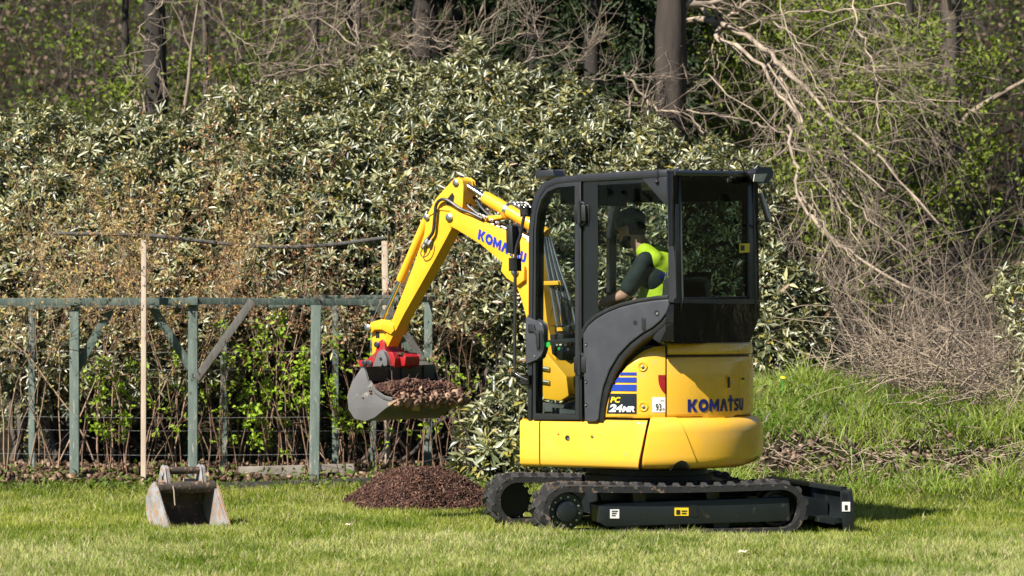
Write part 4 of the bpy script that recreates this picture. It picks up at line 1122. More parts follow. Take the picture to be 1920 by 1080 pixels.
hipz = zf + .56
PE = empty('person', H2W((XB + .40, .22, zf + .46)), 'person in dark cap and yellow vest seated at the cab controls', 'person')
head = HY(1184, 430, .24); neck = HY(1205, 468, .23)
shL = HY(1210, 489, .40); shR = Vector((shL.x + .03, .05, shL.z))
elL = HY(1171, 553, .46); elR = Vector((elL.x + .05, -.04, elL.z))
haL = Vector((XB + .735, .50, zf + .785)); haR = Vector((XB + .735, -.10, zf + .785))
hip = Vector((XB + .37, .22, hipz)); chest = Vector((shL.x - .02, .22, shL.z - .10))
pit = math.radians(16)
def hp(x, y, z):
    """Point of the head, tipped forward."""
    c, s = math.cos(pit), math.sin(pit)
    return Vector((head.x + x * c + z * s, head.y + y, head.z - x * s + z * c))
skin = [(hp(0, 0, .02), (.095, .076, .108), pit), (hp(.03, 0, -.05), (.068, .058, .07), pit), (hp(.058, 0, -.085), (.032, .034, .026), pit),
        (hp(.088, 0, .005), hp(.108, 0, -.03), .009, .014), (hp(.085, .03, .03), (.016, .018, .010), 0), (hp(.085, -.03, .03), (.016, .018, .010), 0),
        (hp(.088, 0, -.062), (.012, .026, .008), 0), (hp(.088, 0, -.074), (.012, .022, .008), 0),
        (hp(-.005, .076, -.01), (.018, .009, .032), pit - .2), (hp(-.005, -.076, -.01), (.018, .009, .032), pit - .2),
        (hp(-.02, 0, -.06), neck, .055, .062), (neck, chest, .065, .11),
        (chest, (.105, .165, .15), 0), (chest, hip, .12, .135), (hip, (.13, .17, .12), 0)]
def limb_arm(sh, el, ha, s):
    out = [(chest, sh, .07, .058), (sh, el, .054, .043), (el, ha + Vector((-.07, 0, .005)), .042, .030)]
    w_ = ha + Vector((-.07, 0, .005)); palm = ha + Vector((-.012, s * .024, .006))
    out.append((w_, palm, .026, .022)); out.append((palm, (.034, .018, .040), 0))
    for k in range(4):                               # four fingers closing round the grip
        z0 = palm.z + .030 - .020 * k; Ln = (.033, .037, .035, .028)[k]
        a = Vector((palm.x + .024, palm.y, z0)); b = a + Vector((Ln * .75, -s * .008, -.002)); c = b + Vector((.004, -s * Ln * .8, -.002)); d = c + Vector((-Ln * .6, -s * .008, 0))
        out += [(a, b, .0095, .009), (b, c, .009, .0085), (c, d, .0085, .0075)]
    a = palm + Vector((-.004, -s * .012, .026)); b = a + Vector((.018, -s * .022, .012)); c = b + Vector((.022, -s * .008, -.004))
    return out + [(a, b, .011, .010), (b, c, .010, .0085)]
skin += limb_arm(shL, elL, haL, 1) + limb_arm(shR, elR, haR, -1)
knL, knR = Vector((XB + .80, .32, zf + .56)), Vector((XB + .80, .12, zf + .56))
ftL, ftR = Vector((XB + .92, .32, zf + .13)), Vector((XB + .92, .12, zf + .13))
for kn, ft, y in ((knL, ftL, .31), (knR, ftR, .13)):
    skin += [(Vector((hip.x, y, hip.z - .01)), kn, .085, .056), (kn, ft, .052, .038), (ft, ft + Vector((.11, 0, -.05)), .038, .030)]
body = blob('body', skin, 'skin', PE, H2W, .008, 3)
sh_ = [(chest, (.122, .185, .165), 0), (chest, hip, .137, .152), (neck.lerp(chest, .25), chest, .075, .12)]
for s_, e_ in ((shL, elL), (shR, elR)):
    sh_ += [(chest, s_, .080, .066), (s_, s_.lerp(e_, .80), .066, .062)]
def nosk(p): return (p - Vector((neck.x + .015, neck.y, neck.z + .03))).length < .062
blob('t_shirt', sh_, 'shirt_cloth', PE, H2W, .009, 5, nosk)
vs_ = [(chest, (.134, .165, .168), 0), (chest, hip, .15, .162), (chest + Vector((-.02, .13, .105)), (neck + Vector((-.02, .02, -.005))), .068, .06), (chest + Vector((-.02, -.13, .105)), (neck + Vector((-.02, -.02, -.005))), .068, .06), (chest + Vector((-.02, 0, .06)), (.115, .165, .10), 0)]
def vcut(p):
    if p.x > chest.x + .06 and abs(p.y - .22) < .02: return True
    for s_, e_ in ((shL, elL), (shR, elR)):
        if (p - (s_ + (s_ - chest) * .25 + Vector((.05, .02 if s_ is shL else -.02, -.035)))).length < .088: return True
    return (p - Vector((neck.x + .03, neck.y, neck.z + .04))).length < .082
vest = blob('vest', vs_, 'vest_cloth', PE, H2W, .009, 16, vcut)
blob('trousers', [(hip, (.145, .185, .125), 0)] + [q for kn, ft, y in ((knL, ftL, .31), (knR, ftR, .13)) for q in ((Vector((hip.x, y, hip.z - .01)), kn, .098, .068), (kn, ft, .064, .052))], 'trousers_cloth', PE, H2W, .01, 5)
for ft in (ftL, ftR):
    blob('boot', [(ft + Vector((-.02, 0, -.02)), ft + Vector((.12, 0, -.055)), .052, .042), (ft, ft + Vector((0, 0, .06)), .05, .05)], 'black_matt', PE, H2W, .008, 3)
blob('beard', [(hp(.042, 0, -.078), (.058, .060, .044), pit), (hp(.02, 0, -.055), (.058, .066, .042), pit)], 'beard_hair', PE, H2W, .006, 3, lambda p: (p - hp(.085, 0, -.0)).length < .052 or (p - hp(0, 0, -.03)).x < -.02)
blob('hair', [(hp(-.012, 0, .0), (.094, .079, .10), pit)], 'beard_hair', PE, H2W, .006, 3, lambda p: (p - hp(.06, 0, -.04)).length < .10 or p.z < hp(-.08, 0, -.065).z)
cap = blob('cap', [(hp(-.006, 0, .058), (.112, .092, .088), pit)], 'cap_cloth', PE, H2W, .006, 3, lambda p: (p - hp(0, 0, .022)).dot(hp(0, 0, 1) - hp(0, 0, 0)) < 0)
bm = bmesh.new()
rows = []
for i in range(7):
    a = -1.05 + 2.1 * i / 6
    rows.append([bm.verts.new(hp((.085 + .075 * t * math.cos(a)) * math.cos(a * .35), (.085 + .0 * t) * math.sin(a) * (1 - .1 * t), .028 - .018 * t)) for t in (0, .35, .7, 1)])
for a, b in zip(rows[:-1], rows[1:]):
    for j in range(3): bm.faces.new((a[j], a[j + 1], b[j + 1], b[j]))
bmesh.ops.solidify(bm, geom=list(bm.faces), thickness=.004)
finish(bm, 'brim', 'cap_cloth', cap, H2W, 60)
# print on the back of the vest
V, P = logo()
def vfn(u, v):
    a = math.radians(118 + 40 * u)
    return (chest.x + .158 * math.cos(a), .22 + .185 * math.sin(a), chest.z - .02 + .045 * v)
letters('lettering', V, P, vfn, 'logo_blue', vest)

# ------------------------------------------------------------------ timber frame, posts, edging
def beam(name, a, b, w_, d_, m, parent, twist=(0, -1, 0), bevel=.004):
    a, b = Vector(a), Vector(b); ax = (b - a).normalized()
    f = Vector(twist); f = (f - ax * f.dot(ax)).normalized(); s = ax.cross(f)
    bm = bmesh.new()
    V = [bm.verts.new(p + s * (w_ / 2 * i) + f * (d_ / 2 * j)) for p in (a, b) for i, j in ((-1, -1), (1, -1), (1, 1), (-1, 1))]
    for q in ((0, 1, 2, 3), (4, 5, 6, 7), (0, 1, 5, 4), (1, 2, 6, 5), (2, 3, 7, 6), (3, 0, 4, 7)): bm.faces.new([V[i] for i in q])
    return finish(bm, name, m, parent, IDW, 30, bevel)
YA, YB_ = 5.0, 6.3
def GP(px, y):
    p = WP(px, 900, y); return Vector((p.x, p.y, float(ground_z(p.x, p.y))))
FR = empty('timber_frame', GP(590, YA), 'green painted timber frame of posts, rails and braces before the shrubs', 'frame')
def post(px, top, y, w_, m='green_timber', dx=0, parent=FR):
    b = GP(px, y) - Vector((0, 0, .05)); t = WP(px + dx, top, y)
    return beam('post', b, t, w_, w_, m, parent)
post(362, 556, YA, .078); post(589, 572, YA, .082, dx=4); post(803, 560, YA + 1.1, .07)
post(421, 572, YB_, .055, dx=-2); post(629, 572, YB_, .055); post(140, 562, YA, .078); post(60, 574, YB_, .055); post(700, 575, YB_ + .1, .05)
beam('rail', WP(-40, 566, YA - .06), WP(371, 565, YA - .06), .062, .045, 'green_timber', FR)
beam('rail', WP(371, 564, YA - .02), WP(742, 567, YA + .5), .055, .045, 'green_timber', FR)
beam('rail', WP(742, 563, YA + .5), WP(812, 561, YA + 1.1), .05, .045, 'green_timber', FR)
beam('rail', WP(-40, 573, YB_), WP(630, 573, YB_), .04, .04, 'green_timber', FR)
beam('rail', WP(560, 557, YB_ - .05), WP(815, 556, YB_ - .05), .03, .04, 'green_timber', FR)
beam('brace', WP(286, 577, YA + .05), WP(358, 690, YA + .05), .07, .035, 'green_timber', FR)
beam('brace', WP(474, 563, YA - .09), WP(368, 710, YA - .09), .065, .03, 'grey_timber', FR)
beam('brace', WP(704, 570, YB_ - .6), WP(800, 700, YB_ - .6), .06, .035, 'green_timber', FR)
beam('brace', WP(728, 575, YB_ - .68), WP(820, 716, YB_ - .68), .06, .03, 'grey_timber', FR)
beam('brace', WP(210, 577, YA + .05), WP(145, 690, YA + .05), .07, .035, 'green_timber', FR)
for py, y in ((657, YA + .05), (780, YA + .05), (850, YA + .05), (690, YB_), (805, YB_)):
    a, b = WP(-20, py, y), WP(805 if y > 6 else 592, py + 2, y)
    tube('wire', [a, (a + b) / 2 - Vector((0, 0, .012)), b], .0014, 'wire', FR, IDW, 5, sm=6)

PP = empty('pale_post', GP(270, YA - .25), 'pale bare wooden post at the left end of the timber frame', 'post')
beam('shaft', GP(269, YA - .25) - Vector((0, 0, .05)), WP(270, 450, YA - .25), .042, .042, 'pale_timber', PP)
PP2 = empty('pale_post', GP(722, YB_ + .3), 'pale weathered wooden post behind the digger arm', 'post')
beam('shaft', GP(727, YB_ + .3) - Vector((0, 0, .05)), WP(721, 452, YB_ + .3), .052, .052, 'pale_timber', PP2)
pts = [WP(a, b, YA + .4 + 1.0 * (a - 250) / 500) for a, b in ((100, 438), (262, 441), (400, 455), (480, 462), (560, 463), (640, 457), (720, 446))]
pole = tube('thin_pole', pts, .017, 'grey_timber', None, IDW, 7, sm=4)
tag(pole, 'thin sagging wooden pole tied above the green timber frame', 'pole')
def GH(px, y, h): return GP(px, y) + Vector((0, 0, h))
eb = beam('edging_board', GH(380, 4.3, .03), GH(705, 4.6, .03), .075, .03, 'dark_board', None)
tag(eb, 'dark weathered edging board along the back of the lawn', 'board')
eb = beam('pale_board', GH(447, 5.25, .05), GH(572, 5.35, .06), .10, .03, 'white_board', None)
tag(eb, 'pale plank lying behind the canes, left of the tall green post', 'board')
eb = beam('pale_board', GH(598, 5.4, .06), GH(665, 5.45, .06), .10, .03, 'white_board', None)
tag(eb, 'short pale plank lying behind the canes, right of the tall green post', 'board')

# ------------------------------------------------------------------ the spare bucket on the lawn
SBO = WP(352, 975, .45); SBO.z = float(ground_z(SBO.x, SBO.y)) - .012
sd_v, sw_v = Vector((.47, -.883, 0)), Vector((.883, .47, 0))
SB = empty('spare_bucket', SBO, 'scratched grey digging bucket resting on the lawn with its mouth open', 'bucket')
def S2W(p): return SBO + sd_v * p[0] + sw_v * p[1] + Vector((0, 0, p[2]))
SW = .215
side = [(.235, .0), (.20, -.002), (-.02, -.004), (-.12, .012), (-.19, .06), (-.225, .13), (-.215, .21), (-.17, .275), (-.10, .315), (-.045, .325), (-.03, .30), (.10, .15)]
for s_ in (-1, 1):
    sdp = prism('side_plate', side, s_ * SW - .009, s_ * SW + .009, 'old_bucket', SB, S2W, bevel=.003)
    prism('side_cutter', [(.245, .0), (.18, .0), (.06, .145), (-.04, .27), (-.03, .31), (.01, .285), (.12, .15)], s_ * (SW + .012) - .006, s_ * (SW + .012) + .006, 'muddy_edge' if s_ > 0 else 'old_bucket', sdp, S2W, bevel=.002)
    ear = prism('ear', [(-.19, .25), (-.145, .375), (-.12, .425), (-.08, .44), (-.045, .42), (-.03, .37), (-.01, .29)], s_ * .135 - .017, s_ * .135 + .017, 'old_bucket', SB, S2W, bevel=.006)
    lathe('pin_boss', [(-.02, .02), (-.02, .034), (.02, .034), (.02, .02), (.02, .001)], (-.088, s_ * .14, .395), (0, s_, 0), 'old_bucket', ear, S2W, 16)
    prism('ear_slot', [(-.10, .335), (-.07, .335), (-.07, .375), (-.10, .375)], s_ * .1525 - .001, s_ * .1525 + .001, 'black_matt', ear, S2W, bevel=0)
so = [Vector(p[:2]) for p in spline([(a, b, 0) for a, b in side[:10]], 3)]
cen = Vector((0, .15)); si = [p + (cen - p).normalized() * .012 for p in so]
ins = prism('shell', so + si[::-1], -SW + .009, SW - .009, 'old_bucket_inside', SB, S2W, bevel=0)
prism('cutting_edge', [(.15, -.004), (.262, .002), (.262, .010), (.15, .016)], -SW - .018, SW + .018, 'muddy_edge', SB, S2W, bevel=.003)
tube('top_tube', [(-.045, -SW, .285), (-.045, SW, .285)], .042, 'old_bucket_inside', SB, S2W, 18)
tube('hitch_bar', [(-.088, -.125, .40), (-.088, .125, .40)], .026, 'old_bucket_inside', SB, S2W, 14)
prism('hitch_plate', [(-.17, .26), (-.13, .26), (-.12, .34), (-.15, .34)], .03, .11, 'old_bucket', SB, S2W, bevel=.004)
tube('hanging_root', [(.0, -.11, .30), (.012, -.108, .26), (.015, -.105, .20), (.02, -.103, .165)], .005, 'twig_straw', SB, S2W, 6)

# ------------------------------------------------------------------ mulch: the heap and the bucket load
def chips(name, pos, L, W, nor, rng, cols, parent=None, flat=.6):
    n = len(pos)
    d = rng.normal(0, 1, (n, 3)); d -= nor * (np.sum(d * nor, 1, keepdims=True) * flat); d = nrm(d)
    s = nrm(np.cross(d, nor + rng.normal(0, .4, (n, 3)))); u = np.cross(s, d)
    L = L[:, None]; W = W[:, None]; Tt = W * .45
    V = []
    for a in (-.5, .5):
        for b, c in ((-.5, -.5), (.5, -.5), (.5, .5), (-.5, .5)):
            V.append(pos + d * L * a + s * W * b * (1 if a < 0 else .7) + u * Tt * c)
    V = np.stack(V, 1).reshape(-1, 3)
    b = (np.arange(n) * 8)[:, None]
    F = np.concatenate([b + np.array([q]) for q in ((3, 2, 1, 0), (4, 5, 6, 7), (0, 1, 5, 4), (1, 2, 6, 5), (2, 3, 7, 6), (3, 0, 4, 7))], 0)
    ci = cols[rng.integers(0, len(cols), n)] * rng.uniform(.6, 1.3, (n, 1))
    if parent is not None: V = V - np.array(origin_of(parent))
    return link(name, np_mesh(name, V, F, np.repeat(ci, 8, 0)), parent, 'chip')
MULCH = np.array([(.085, .040, .029), (.058, .028, .022), (.115, .056, .040), (.03, .017, .014), (.07, .034, .026), (.19, .11, .078)])
mat('mulch_base', (.055, .028, .02), .95, color2=(.025, .014, .011), scale=30, bump=1.0, bscale=60)
HC = WP(784, 930, 2.75)
hx0, hy0 = HC.x, 2.75
def heap_h(x, y):
    r = np.sqrt(((x - hx0) / .60) ** 2 + ((y - hy0) / .62) ** 2 + 1e-6)
    sk_ = 1 + .10 * np.sin(3 * np.arctan2(y - hy0, x - hx0) + .7) + .05 * np.sin(7 * np.arctan2(y - hy0, x - hx0))
    r = r / sk_
    return .44 * np.clip(1 - r, 0, 1) ** .85 * (1 - .25 * np.exp(-(r / .25) ** 2)) + .012 * np.sin(x * 31) * np.cos(y * 27) * (r < .95)
tt = np.linspace(0, 1, 22); aa = np.linspace(0, 2 * np.pi, 48, endpoint=False)
RR, AA = np.meshgrid(tt * .74, aa, indexing='ij')
hx_, hy_ = hx0 + RR * np.cos(AA), hy0 + RR * np.sin(AA)
hz_ = ground_z(hx_, hy_) - .02 + heap_h(hx_, hy_)
ii = np.arange(hx_.size).reshape(hx_.shape)
Fh = np.stack([ii[:-1], ii[1:], np.roll(ii, -1, 1)[1:], np.roll(ii, -1, 1)[:-1]], -1).reshape(-1, 4)
MH = link('mulch_heap', np_mesh('mulch_heap', np.stack([hx_, hy_, hz_], -1).reshape(-1, 3), Fh, None, True), None, 'mulch_base')
tag(MH, 'heap of reddish brown bark mulch on the lawn edge', 'mulch heap', kind='stuff')
rng = np.random.default_rng(3)
n = 16000
q = np.sqrt(rng.random(n)) * .74; a = rng.random(n) * 2 * np.pi
X, Y = hx0 + q * np.cos(a), hy0 + q * np.sin(a)
sel = (heap_h(X, Y) > .012) | (rng.random(n) < .12)
X, Y = X[sel], Y[sel]
e = .01
gxn = (heap_h(X + e, Y) - heap_h(X - e, Y)) / (2 * e); gyn = (heap_h(X, Y + e) - heap_h(X, Y - e)) / (2 * e)
NN = nrm(np.stack([-gxn, -gyn, np.ones_like(X)], 1))
PZ = np.stack([X, Y, ground_z(X, Y) - .014 + heap_h(X, Y)], 1) + NN * rng.uniform(0, .012, (len(X), 1))
chips('bark_chips', PZ, rng.uniform(.01, .035, len(X)) * (1 + 1.3 * (rng.random(len(X)) < .12)), rng.uniform(.004, .012, len(X)) * (1 + .8 * (rng.random(len(X)) < .1)), NN, rng, MULCH, MH)['kind'] = 'stuff'
# load in the bucket
LB = HY(694, 735, BN); LR = HY(742, 751, BN)
bu = np.linspace(0, 1, 12); bv = np.linspace(0, 1, 26)
def load_z(u, v):
    base = LB.z + (LR.z - LB.z) * u
    return base + .05 * np.sin(np.pi * u) ** .7 * (0.8 + .4 * np.sin(v * 9) * .4) + .045 * np.exp(-((v - .45) / .25) ** 2) * np.sin(np.pi * np.clip(u, 0, 1)) + .008 * np.sin(v * 40) * np.cos(u * 17)
UU, VV = np.meshgrid(bu, bv, indexing='ij')
def load_pt(u, v, dz=0):
    x = LB.x + (LR.x - LB.x) * u; y = BN - .014 + (BF - BN + .028) * v; z = load_z(u, v) + dz
    return np.stack([OX + HF.x * x + HL.x * y, HF.y * x + HL.y * y, z + 0 * x], -1)
Vb = load_pt(UU, VV).reshape(-1, 3)
ii = np.arange(UU.size).reshape(UU.shape)
Fb = np.stack([ii[:-1, :-1], ii[1:, :-1], ii[1:, 1:], ii[:-1, 1:]], -1).reshape(-1, 4)
ML = link('mulch_load', np_mesh('mulch_load', Vb, Fb, None, True), None, 'mulch_base')
tag(ML, 'brown bark mulch and roots heaped in the digger bucket', 'mulch', kind='stuff')
n = 2600
u, v = rng.random(n), rng.random(n)
PZ = load_pt(u, v, rng.uniform(-.005, .022, n)); NN = nrm(np.array([(0.2, -.3, 1.0)]) + rng.normal(0, .35, (n, 3)))
chips('bark_chips', PZ, rng.uniform(.015, .06, n), rng.uniform(.010, .034, n), NN, rng, MULCH, ML, .4)['kind'] = 'stuff'
rl = []
for k in range(34):
    p = load_pt(np.array([rng.random()]), np.array([rng.random()]))[0]
    rl.append(wander(p, (rng.normal(0, .8), rng.normal(0, .8), rng.uniform(.1, 1.0)), rng.uniform(.06, .2), .004, .0015, 5, .3, 0, rng))
tubes('root', rl, 'cane', ML)['kind'] = 'stuff'
# muddy clods hanging over the lip
n = 700
v = rng.random(n); v = v + .03 * np.sin(v * 40); u = rng.normal(1.02, .09, n) + .06 * np.sin(v * 33)
PZ = load_pt(np.clip(u, .8, 1.12), v * 1.03, rng.normal(-.004, .012, n) - .02); NN = nrm(np.array([(0.2, -.3, 1.0)]) + rng.normal(0, .5, (n, 3)))
chips('clod', PZ, rng.uniform(.03, .12, n), rng.uniform(.025, .065, n), NN, rng, np.array([(.36, .24, .17), (.27, .17, .12), (.18, .11, .08)]), ML, .4)['kind'] = 'stuff'

# ------------------------------------------------------------------ lawn
rng = np.random.default_rng(11)
def lowf(x, y, s, ph=0.0):
    return (np.sin(x * 2.1 * s + 1.3 * y * s + ph) + np.sin(-1.4 * x * s + 2.6 * y * s + 2.1 * ph) + np.sin(3.3 * x * s - .7 * y * s + 4 * ph) + .7 * np.sin(5.1 * x * s + 4.3 * y * s + ph)) / 3.7
def blades(name, x, y, L, W, col, lean, parent=None, zoff=0.0):
    n = len(x)
    z = ground_z(x, y) - .004 + zoff
    a = rng.random(n) * 2 * np.pi
    d = np.stack([np.cos(a) * lean, np.sin(a) * lean, np.ones(n)], 1); d = nrm(d)
    b = rng.random(n) * 2 * np.pi
    s = np.stack([np.cos(b), np.sin(b), np.zeros(n)], 1)
    p = np.stack([x, y, z], 1); L = L[:, None]; W = W[:, None]
    d2 = nrm(d + np.stack([np.cos(a), np.sin(a), -.3 + 0 * a], 1) * (lean * .9)[:, None])
    m_ = p + d * L * .55
    V = np.stack([p - s * W * .5, p + s * W * .5, m_ + s * W * .4, m_ - s * W * .4, m_ + d2 * L * .45], 1).reshape(-1, 3)
    i = (np.arange(n) * 5)[:, None]
    F = np.concatenate([i + np.array([q]) for q in ((0, 1, 2), (0, 2, 3), (3, 2, 4))], 0)
    if parent is not None: V = V - np.array(origin_of(parent))
    return link(name, np_mesh(name, V, F, np.repeat(col, 5, 0)), parent, 'grass_blade')
def mixc(a, b, t): return np.array(a)[None] * (1 - t[:, None]) + np.array(b)[None] * t[:, None]
n = 320000
y = rng.uniform(-5.6, 4.7, n); hwid = (y + 22) * .1612 + .25
x = rng.uniform(-1, 1, n) * hwid
inheap = heap_h(x, y) > .015
onbank = ground_z(x, y) > .12
bx = np.abs((x - SBO.x) * sw_v.x + (y - SBO.y) * sw_v.y) < SW; by_ = (x - SBO.x) * sd_v.x + (y - SBO.y) * sd_v.y
inb = bx & (by_ > -.22) & (by_ < .2)
ux = (x - OX) * UF.x + y * UF.y; uy = (x - OX) * UL.x + y * UL.y
trk = (np.abs(np.abs(uy) - .625) < .15) & (ux < SPX + .1) & (ux > IDX - .1)
keep = ~(inheap | onbank | inb | trk) & ~((y > 4.25) & (rng.random(n) < .6))
x, y = x[keep], y[keep]; n = len(x)
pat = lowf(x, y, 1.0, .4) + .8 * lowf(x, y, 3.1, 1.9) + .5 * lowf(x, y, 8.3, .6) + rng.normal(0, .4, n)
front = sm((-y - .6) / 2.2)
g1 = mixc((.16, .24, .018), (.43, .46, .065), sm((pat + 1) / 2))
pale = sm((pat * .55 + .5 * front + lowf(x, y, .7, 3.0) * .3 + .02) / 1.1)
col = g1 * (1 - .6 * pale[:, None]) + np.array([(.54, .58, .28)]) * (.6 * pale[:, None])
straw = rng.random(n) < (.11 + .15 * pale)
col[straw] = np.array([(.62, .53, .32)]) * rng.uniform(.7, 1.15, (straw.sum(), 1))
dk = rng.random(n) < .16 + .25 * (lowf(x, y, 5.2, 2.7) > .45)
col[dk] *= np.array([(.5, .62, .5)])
L = rng.uniform(.028, .064, n) * (1 + .45 * sm((lowf(x, y, 2.3, .8) - .1) / .4) + .35 * sm((lowf(x, y, 6.5, 1.8) - .3) / .3)) * np.where(y > 3.4, 1.35, 1)
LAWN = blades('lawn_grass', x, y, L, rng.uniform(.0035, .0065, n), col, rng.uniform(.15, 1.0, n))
tag(LAWN, 'sunlit mown lawn grass in front of the excavator', 'grass', kind='stuff')

# rough grass on the bank beside and behind the machine
n = 120000
y = rng.uniform(1.2, 7.2, n); x = rng.uniform(.6, 5.6, n)
z = ground_z(x, y)
ero = np.exp(-((z - .29 - .09 * lowf(x, y, 2, 1)) / .18) ** 2)
keep = (z > .06) & (rng.random(n) > ero * 1.05) & (rng.random(n) > sm((y - 5.2) / 1.8))
x, y = x[keep], y[keep]; n = len(x)
pat = lowf(x, y, 1.7, 2.2) + rng.normal(0, .5, n)
col = mixc((.15, .26, .022), (.36, .46, .09), sm((pat + 1) / 2))
st = rng.random(n) < .14; col[st] = np.array([(.42, .37, .24)])
fl = rng.random(n) < .02; col[fl] = np.array([(.40, .33, .42)])
BG = blades('bank_grass', x, y, rng.uniform(.05, .15, n) * (1 + .7 * (pat > .5)) * (1 + 1.0 * sm((lowf(x, y, 3.4, .9) - .25) / .3)), rng.uniform(.005, .010, n), col, rng.uniform(.2, 1.2, n))
tag(BG, 'rough tufted grass growing on the bank behind the machine', 'grass', kind='stuff')
# low weeds: broad leaves among the bank grass and along the lawn edge
n = 9000
y = rng.uniform(2.0, 6.3, n); x = rng.uniform(-4.8, 5.0, n); z = ground_z(x, y)
keep = np.where(x > .8, (z > .1) & (rng.random(n) < .9), (y > 3.9) & (y < 5.6) & (rng.random(n) < .55)) & (heap_h(x, y) < .01)
x, y = x[keep], y[keep]; n = len(x)
P_ = np.stack([x, y, ground_z(x, y) + rng.uniform(.0, .10, n)], 1)
dd_ = np.stack([rng.normal(0, 1, n), rng.normal(0, 1, n), rng.uniform(.1, 1.2, n)], 1)
WD = leaves('low_weeds', P_, dd_, np.array([(0, 0, 1.0)]) + rng.normal(0, .4, (n, 3)), rng.uniform(.03, .08, n), rng.uniform(.018, .04, n), mixc((.07, .13, .015), (.17, .24, .04), rng.random(n)), 'soft_leaf')
tag(WD, 'broad leaved weeds along the bank and lawn edge', 'weeds', kind='stuff')
for i, (px, py, y_) in enumerate(((652, 985, None), (1392, 1068, None), (842, 1013, None))):
    d = CAM.z * FPX / (py - HOR); p = WP(px, py, d + CAM.y); p.z = float(ground_z(p.x, p.y)) + .05
    bm = bmesh.new(); s = (.024, .03, .016)[i]
    cv = [bm.verts.new(Vector(p) + Vector(q) * s) for q in ((-.9, 0, 0), (-.3, -.5, .3), (.5, -.4, .1), (1, 0, .5), (.4, .5, .3), (-.4, .5, .6), (0, 0, .35))]
    for k in range(6): bm.faces.new((cv[k], cv[(k + 1) % 6], cv[6]))
    o = finish(bm, 'fallen_petal', 'petal', None, IDW, 60)
    tag(o, ('white curled petal lying on the lawn below the mulch heap', 'white petal lying on the lawn at the bottom edge', 'small pale dry leaf on the lawn before the tracks')[i], 'petal')

p = WP(1466, 722, 4.6); g_ = float(ground_z(p.x, p.y))
DL = empty('dandelion', (p.x, p.y, g_), 'single yellow flower on the grassy bank right of the cab', 'flower')
tube('stalk', [(p.x, p.y, g_), (p.x + .01, p.y, g_ + .08), (p.x + .01, p.y, g_ + .16)], .004, 'green_sticker', DL, IDW, 6)
lathe('flower_head', [(0, .004), (.006, .018), (.012, .022), (.018, .014), (.02, .001)], (p.x + .01, p.y, g_ + .155), (0, -.4, 1), 'yellow_decal', DL, IDW, 12)
# ------------------------------------------------------------------ dead stems and soil on the bank, brush heap
lines = []
for k in range(3600):
    x = rng.uniform(.7, 5.4); y = rng.uniform(1.6, 4.6); z = float(ground_z(x, y))
    if not (.10 < z < .66) or rng.random() > math.exp(-((z - .28) / .13) ** 2): continue
    a = rng.random() * 6.28
    lines.append(wander((x, y, z + .01), (math.cos(a), math.sin(a), rng.uniform(-.25, .5)), rng.uniform(.08, .35), rng.uniform(.003, .006), .002, 4, .2, -.05, rng))
DS = tubes('dead_stems', lines, 'twig_straw')
tag(DS, 'dead plant stems strewn over the bare slope of the bank', 'stems', kind='stuff')
n = 9000
x = rng.uniform(.7, 5.4, n); y = rng.uniform(1.6, 5.0, n); z = ground_z(x, y)
k_ = (z > .07) & (rng.random(n) < np.exp(-((z - .29) / .19) ** 2) + .03)
x, y, z = x[k_], y[k_], z[k_]; n = len(x)
LT = chips('bank_litter', np.stack([x, y, z + .008], 1), rng.uniform(.015, .06, n) * (1 + 1.5 * (rng.random(n) < .1)), rng.uniform(.008, .03, n) * (1 + 1.2 * (rng.random(n) < .1)), nrm(np.array([(0, -.3, 1.0)]) + rng.normal(0, .45, (n, 3))), rng, np.array([(.16, .105, .075), (.09, .06, .042), (.27, .2, .14), (.045, .03, .022), (.13, .085, .06)]))
tag(LT, 'brown soil clods and leaf litter on the bare bank', 'litter', kind='stuff')
lines = []
c = WP(1760, 700, 5.2); c.z = float(ground_z(c.x, c.y))
for k in range(1200):
    b = np.array([c.x + rng.normal(0, .42), c.y + rng.normal(0, .45), 0]); b[2] = float(ground_z(b[0], b[1])) + abs(rng.normal(0, .22))
    d = np.array([rng.normal(-.35, .6), rng.normal(-.1, .5), rng.uniform(-.2, 1.0)])
    lines.append(wander(b, d, rng.uniform(.25, .85), rng.uniform(.003, .006), .0015, 6, .16, -.09, rng))
BR = tubes('brush_heap', lines[::2], 'twig_straw')
tag(BR, 'pale heap of dry tangled brushwood at the foot of the trees', 'brush', kind='stuff')
tubes('dark_twigs', lines[1::4], 'bark_grey', BR)['kind'] = 'stuff'

# ------------------------------------------------------------------ rhododendrons
def bush_points(ell, n, rng, shell=(.72, 1.06), back=.35):
    """Points near the skin of a cluster of rounded lobes with their outward normals."""
    E = np.array(ell); area = E[:, 3] * E[:, 4] + E[:, 3] * E[:, 5] + E[:, 4] * E[:, 5]
    P, Nn = [], []
    i = rng.choice(len(E), n * 3, p=area / area.sum())
    d = nrm(rng.normal(0, 1, (n * 3, 3)))
    r = rng.uniform(shell[0], shell[1], n * 3) ** .5
    lump = 1 + .17 * np.sin(d[:, 0] * 6 + i) * np.sin(d[:, 2] * 7 + 2 * i) + .06 * np.sin(d[:, 0] * 15 + 3 * i + d[:, 2] * 13)
    C, R = E[i, :3], E[i, 3:6]
    p = C + d * R * (r * lump)[:, None]
    nn = nrm(d / R)
    ok = np.ones(len(p), bool)
    for k in range(len(E)):
        q = np.sum(((p - E[k, :3]) / E[k, 3:6]) ** 2, 1)
        ok &= ~((q < .42) & (i != k))
    ok &= (nn[:, 1] < back) & (p[:, 2] > ground_z(p[:, 0], p[:, 1]) + .03)
    return p[ok][:n], nn[ok][:n]
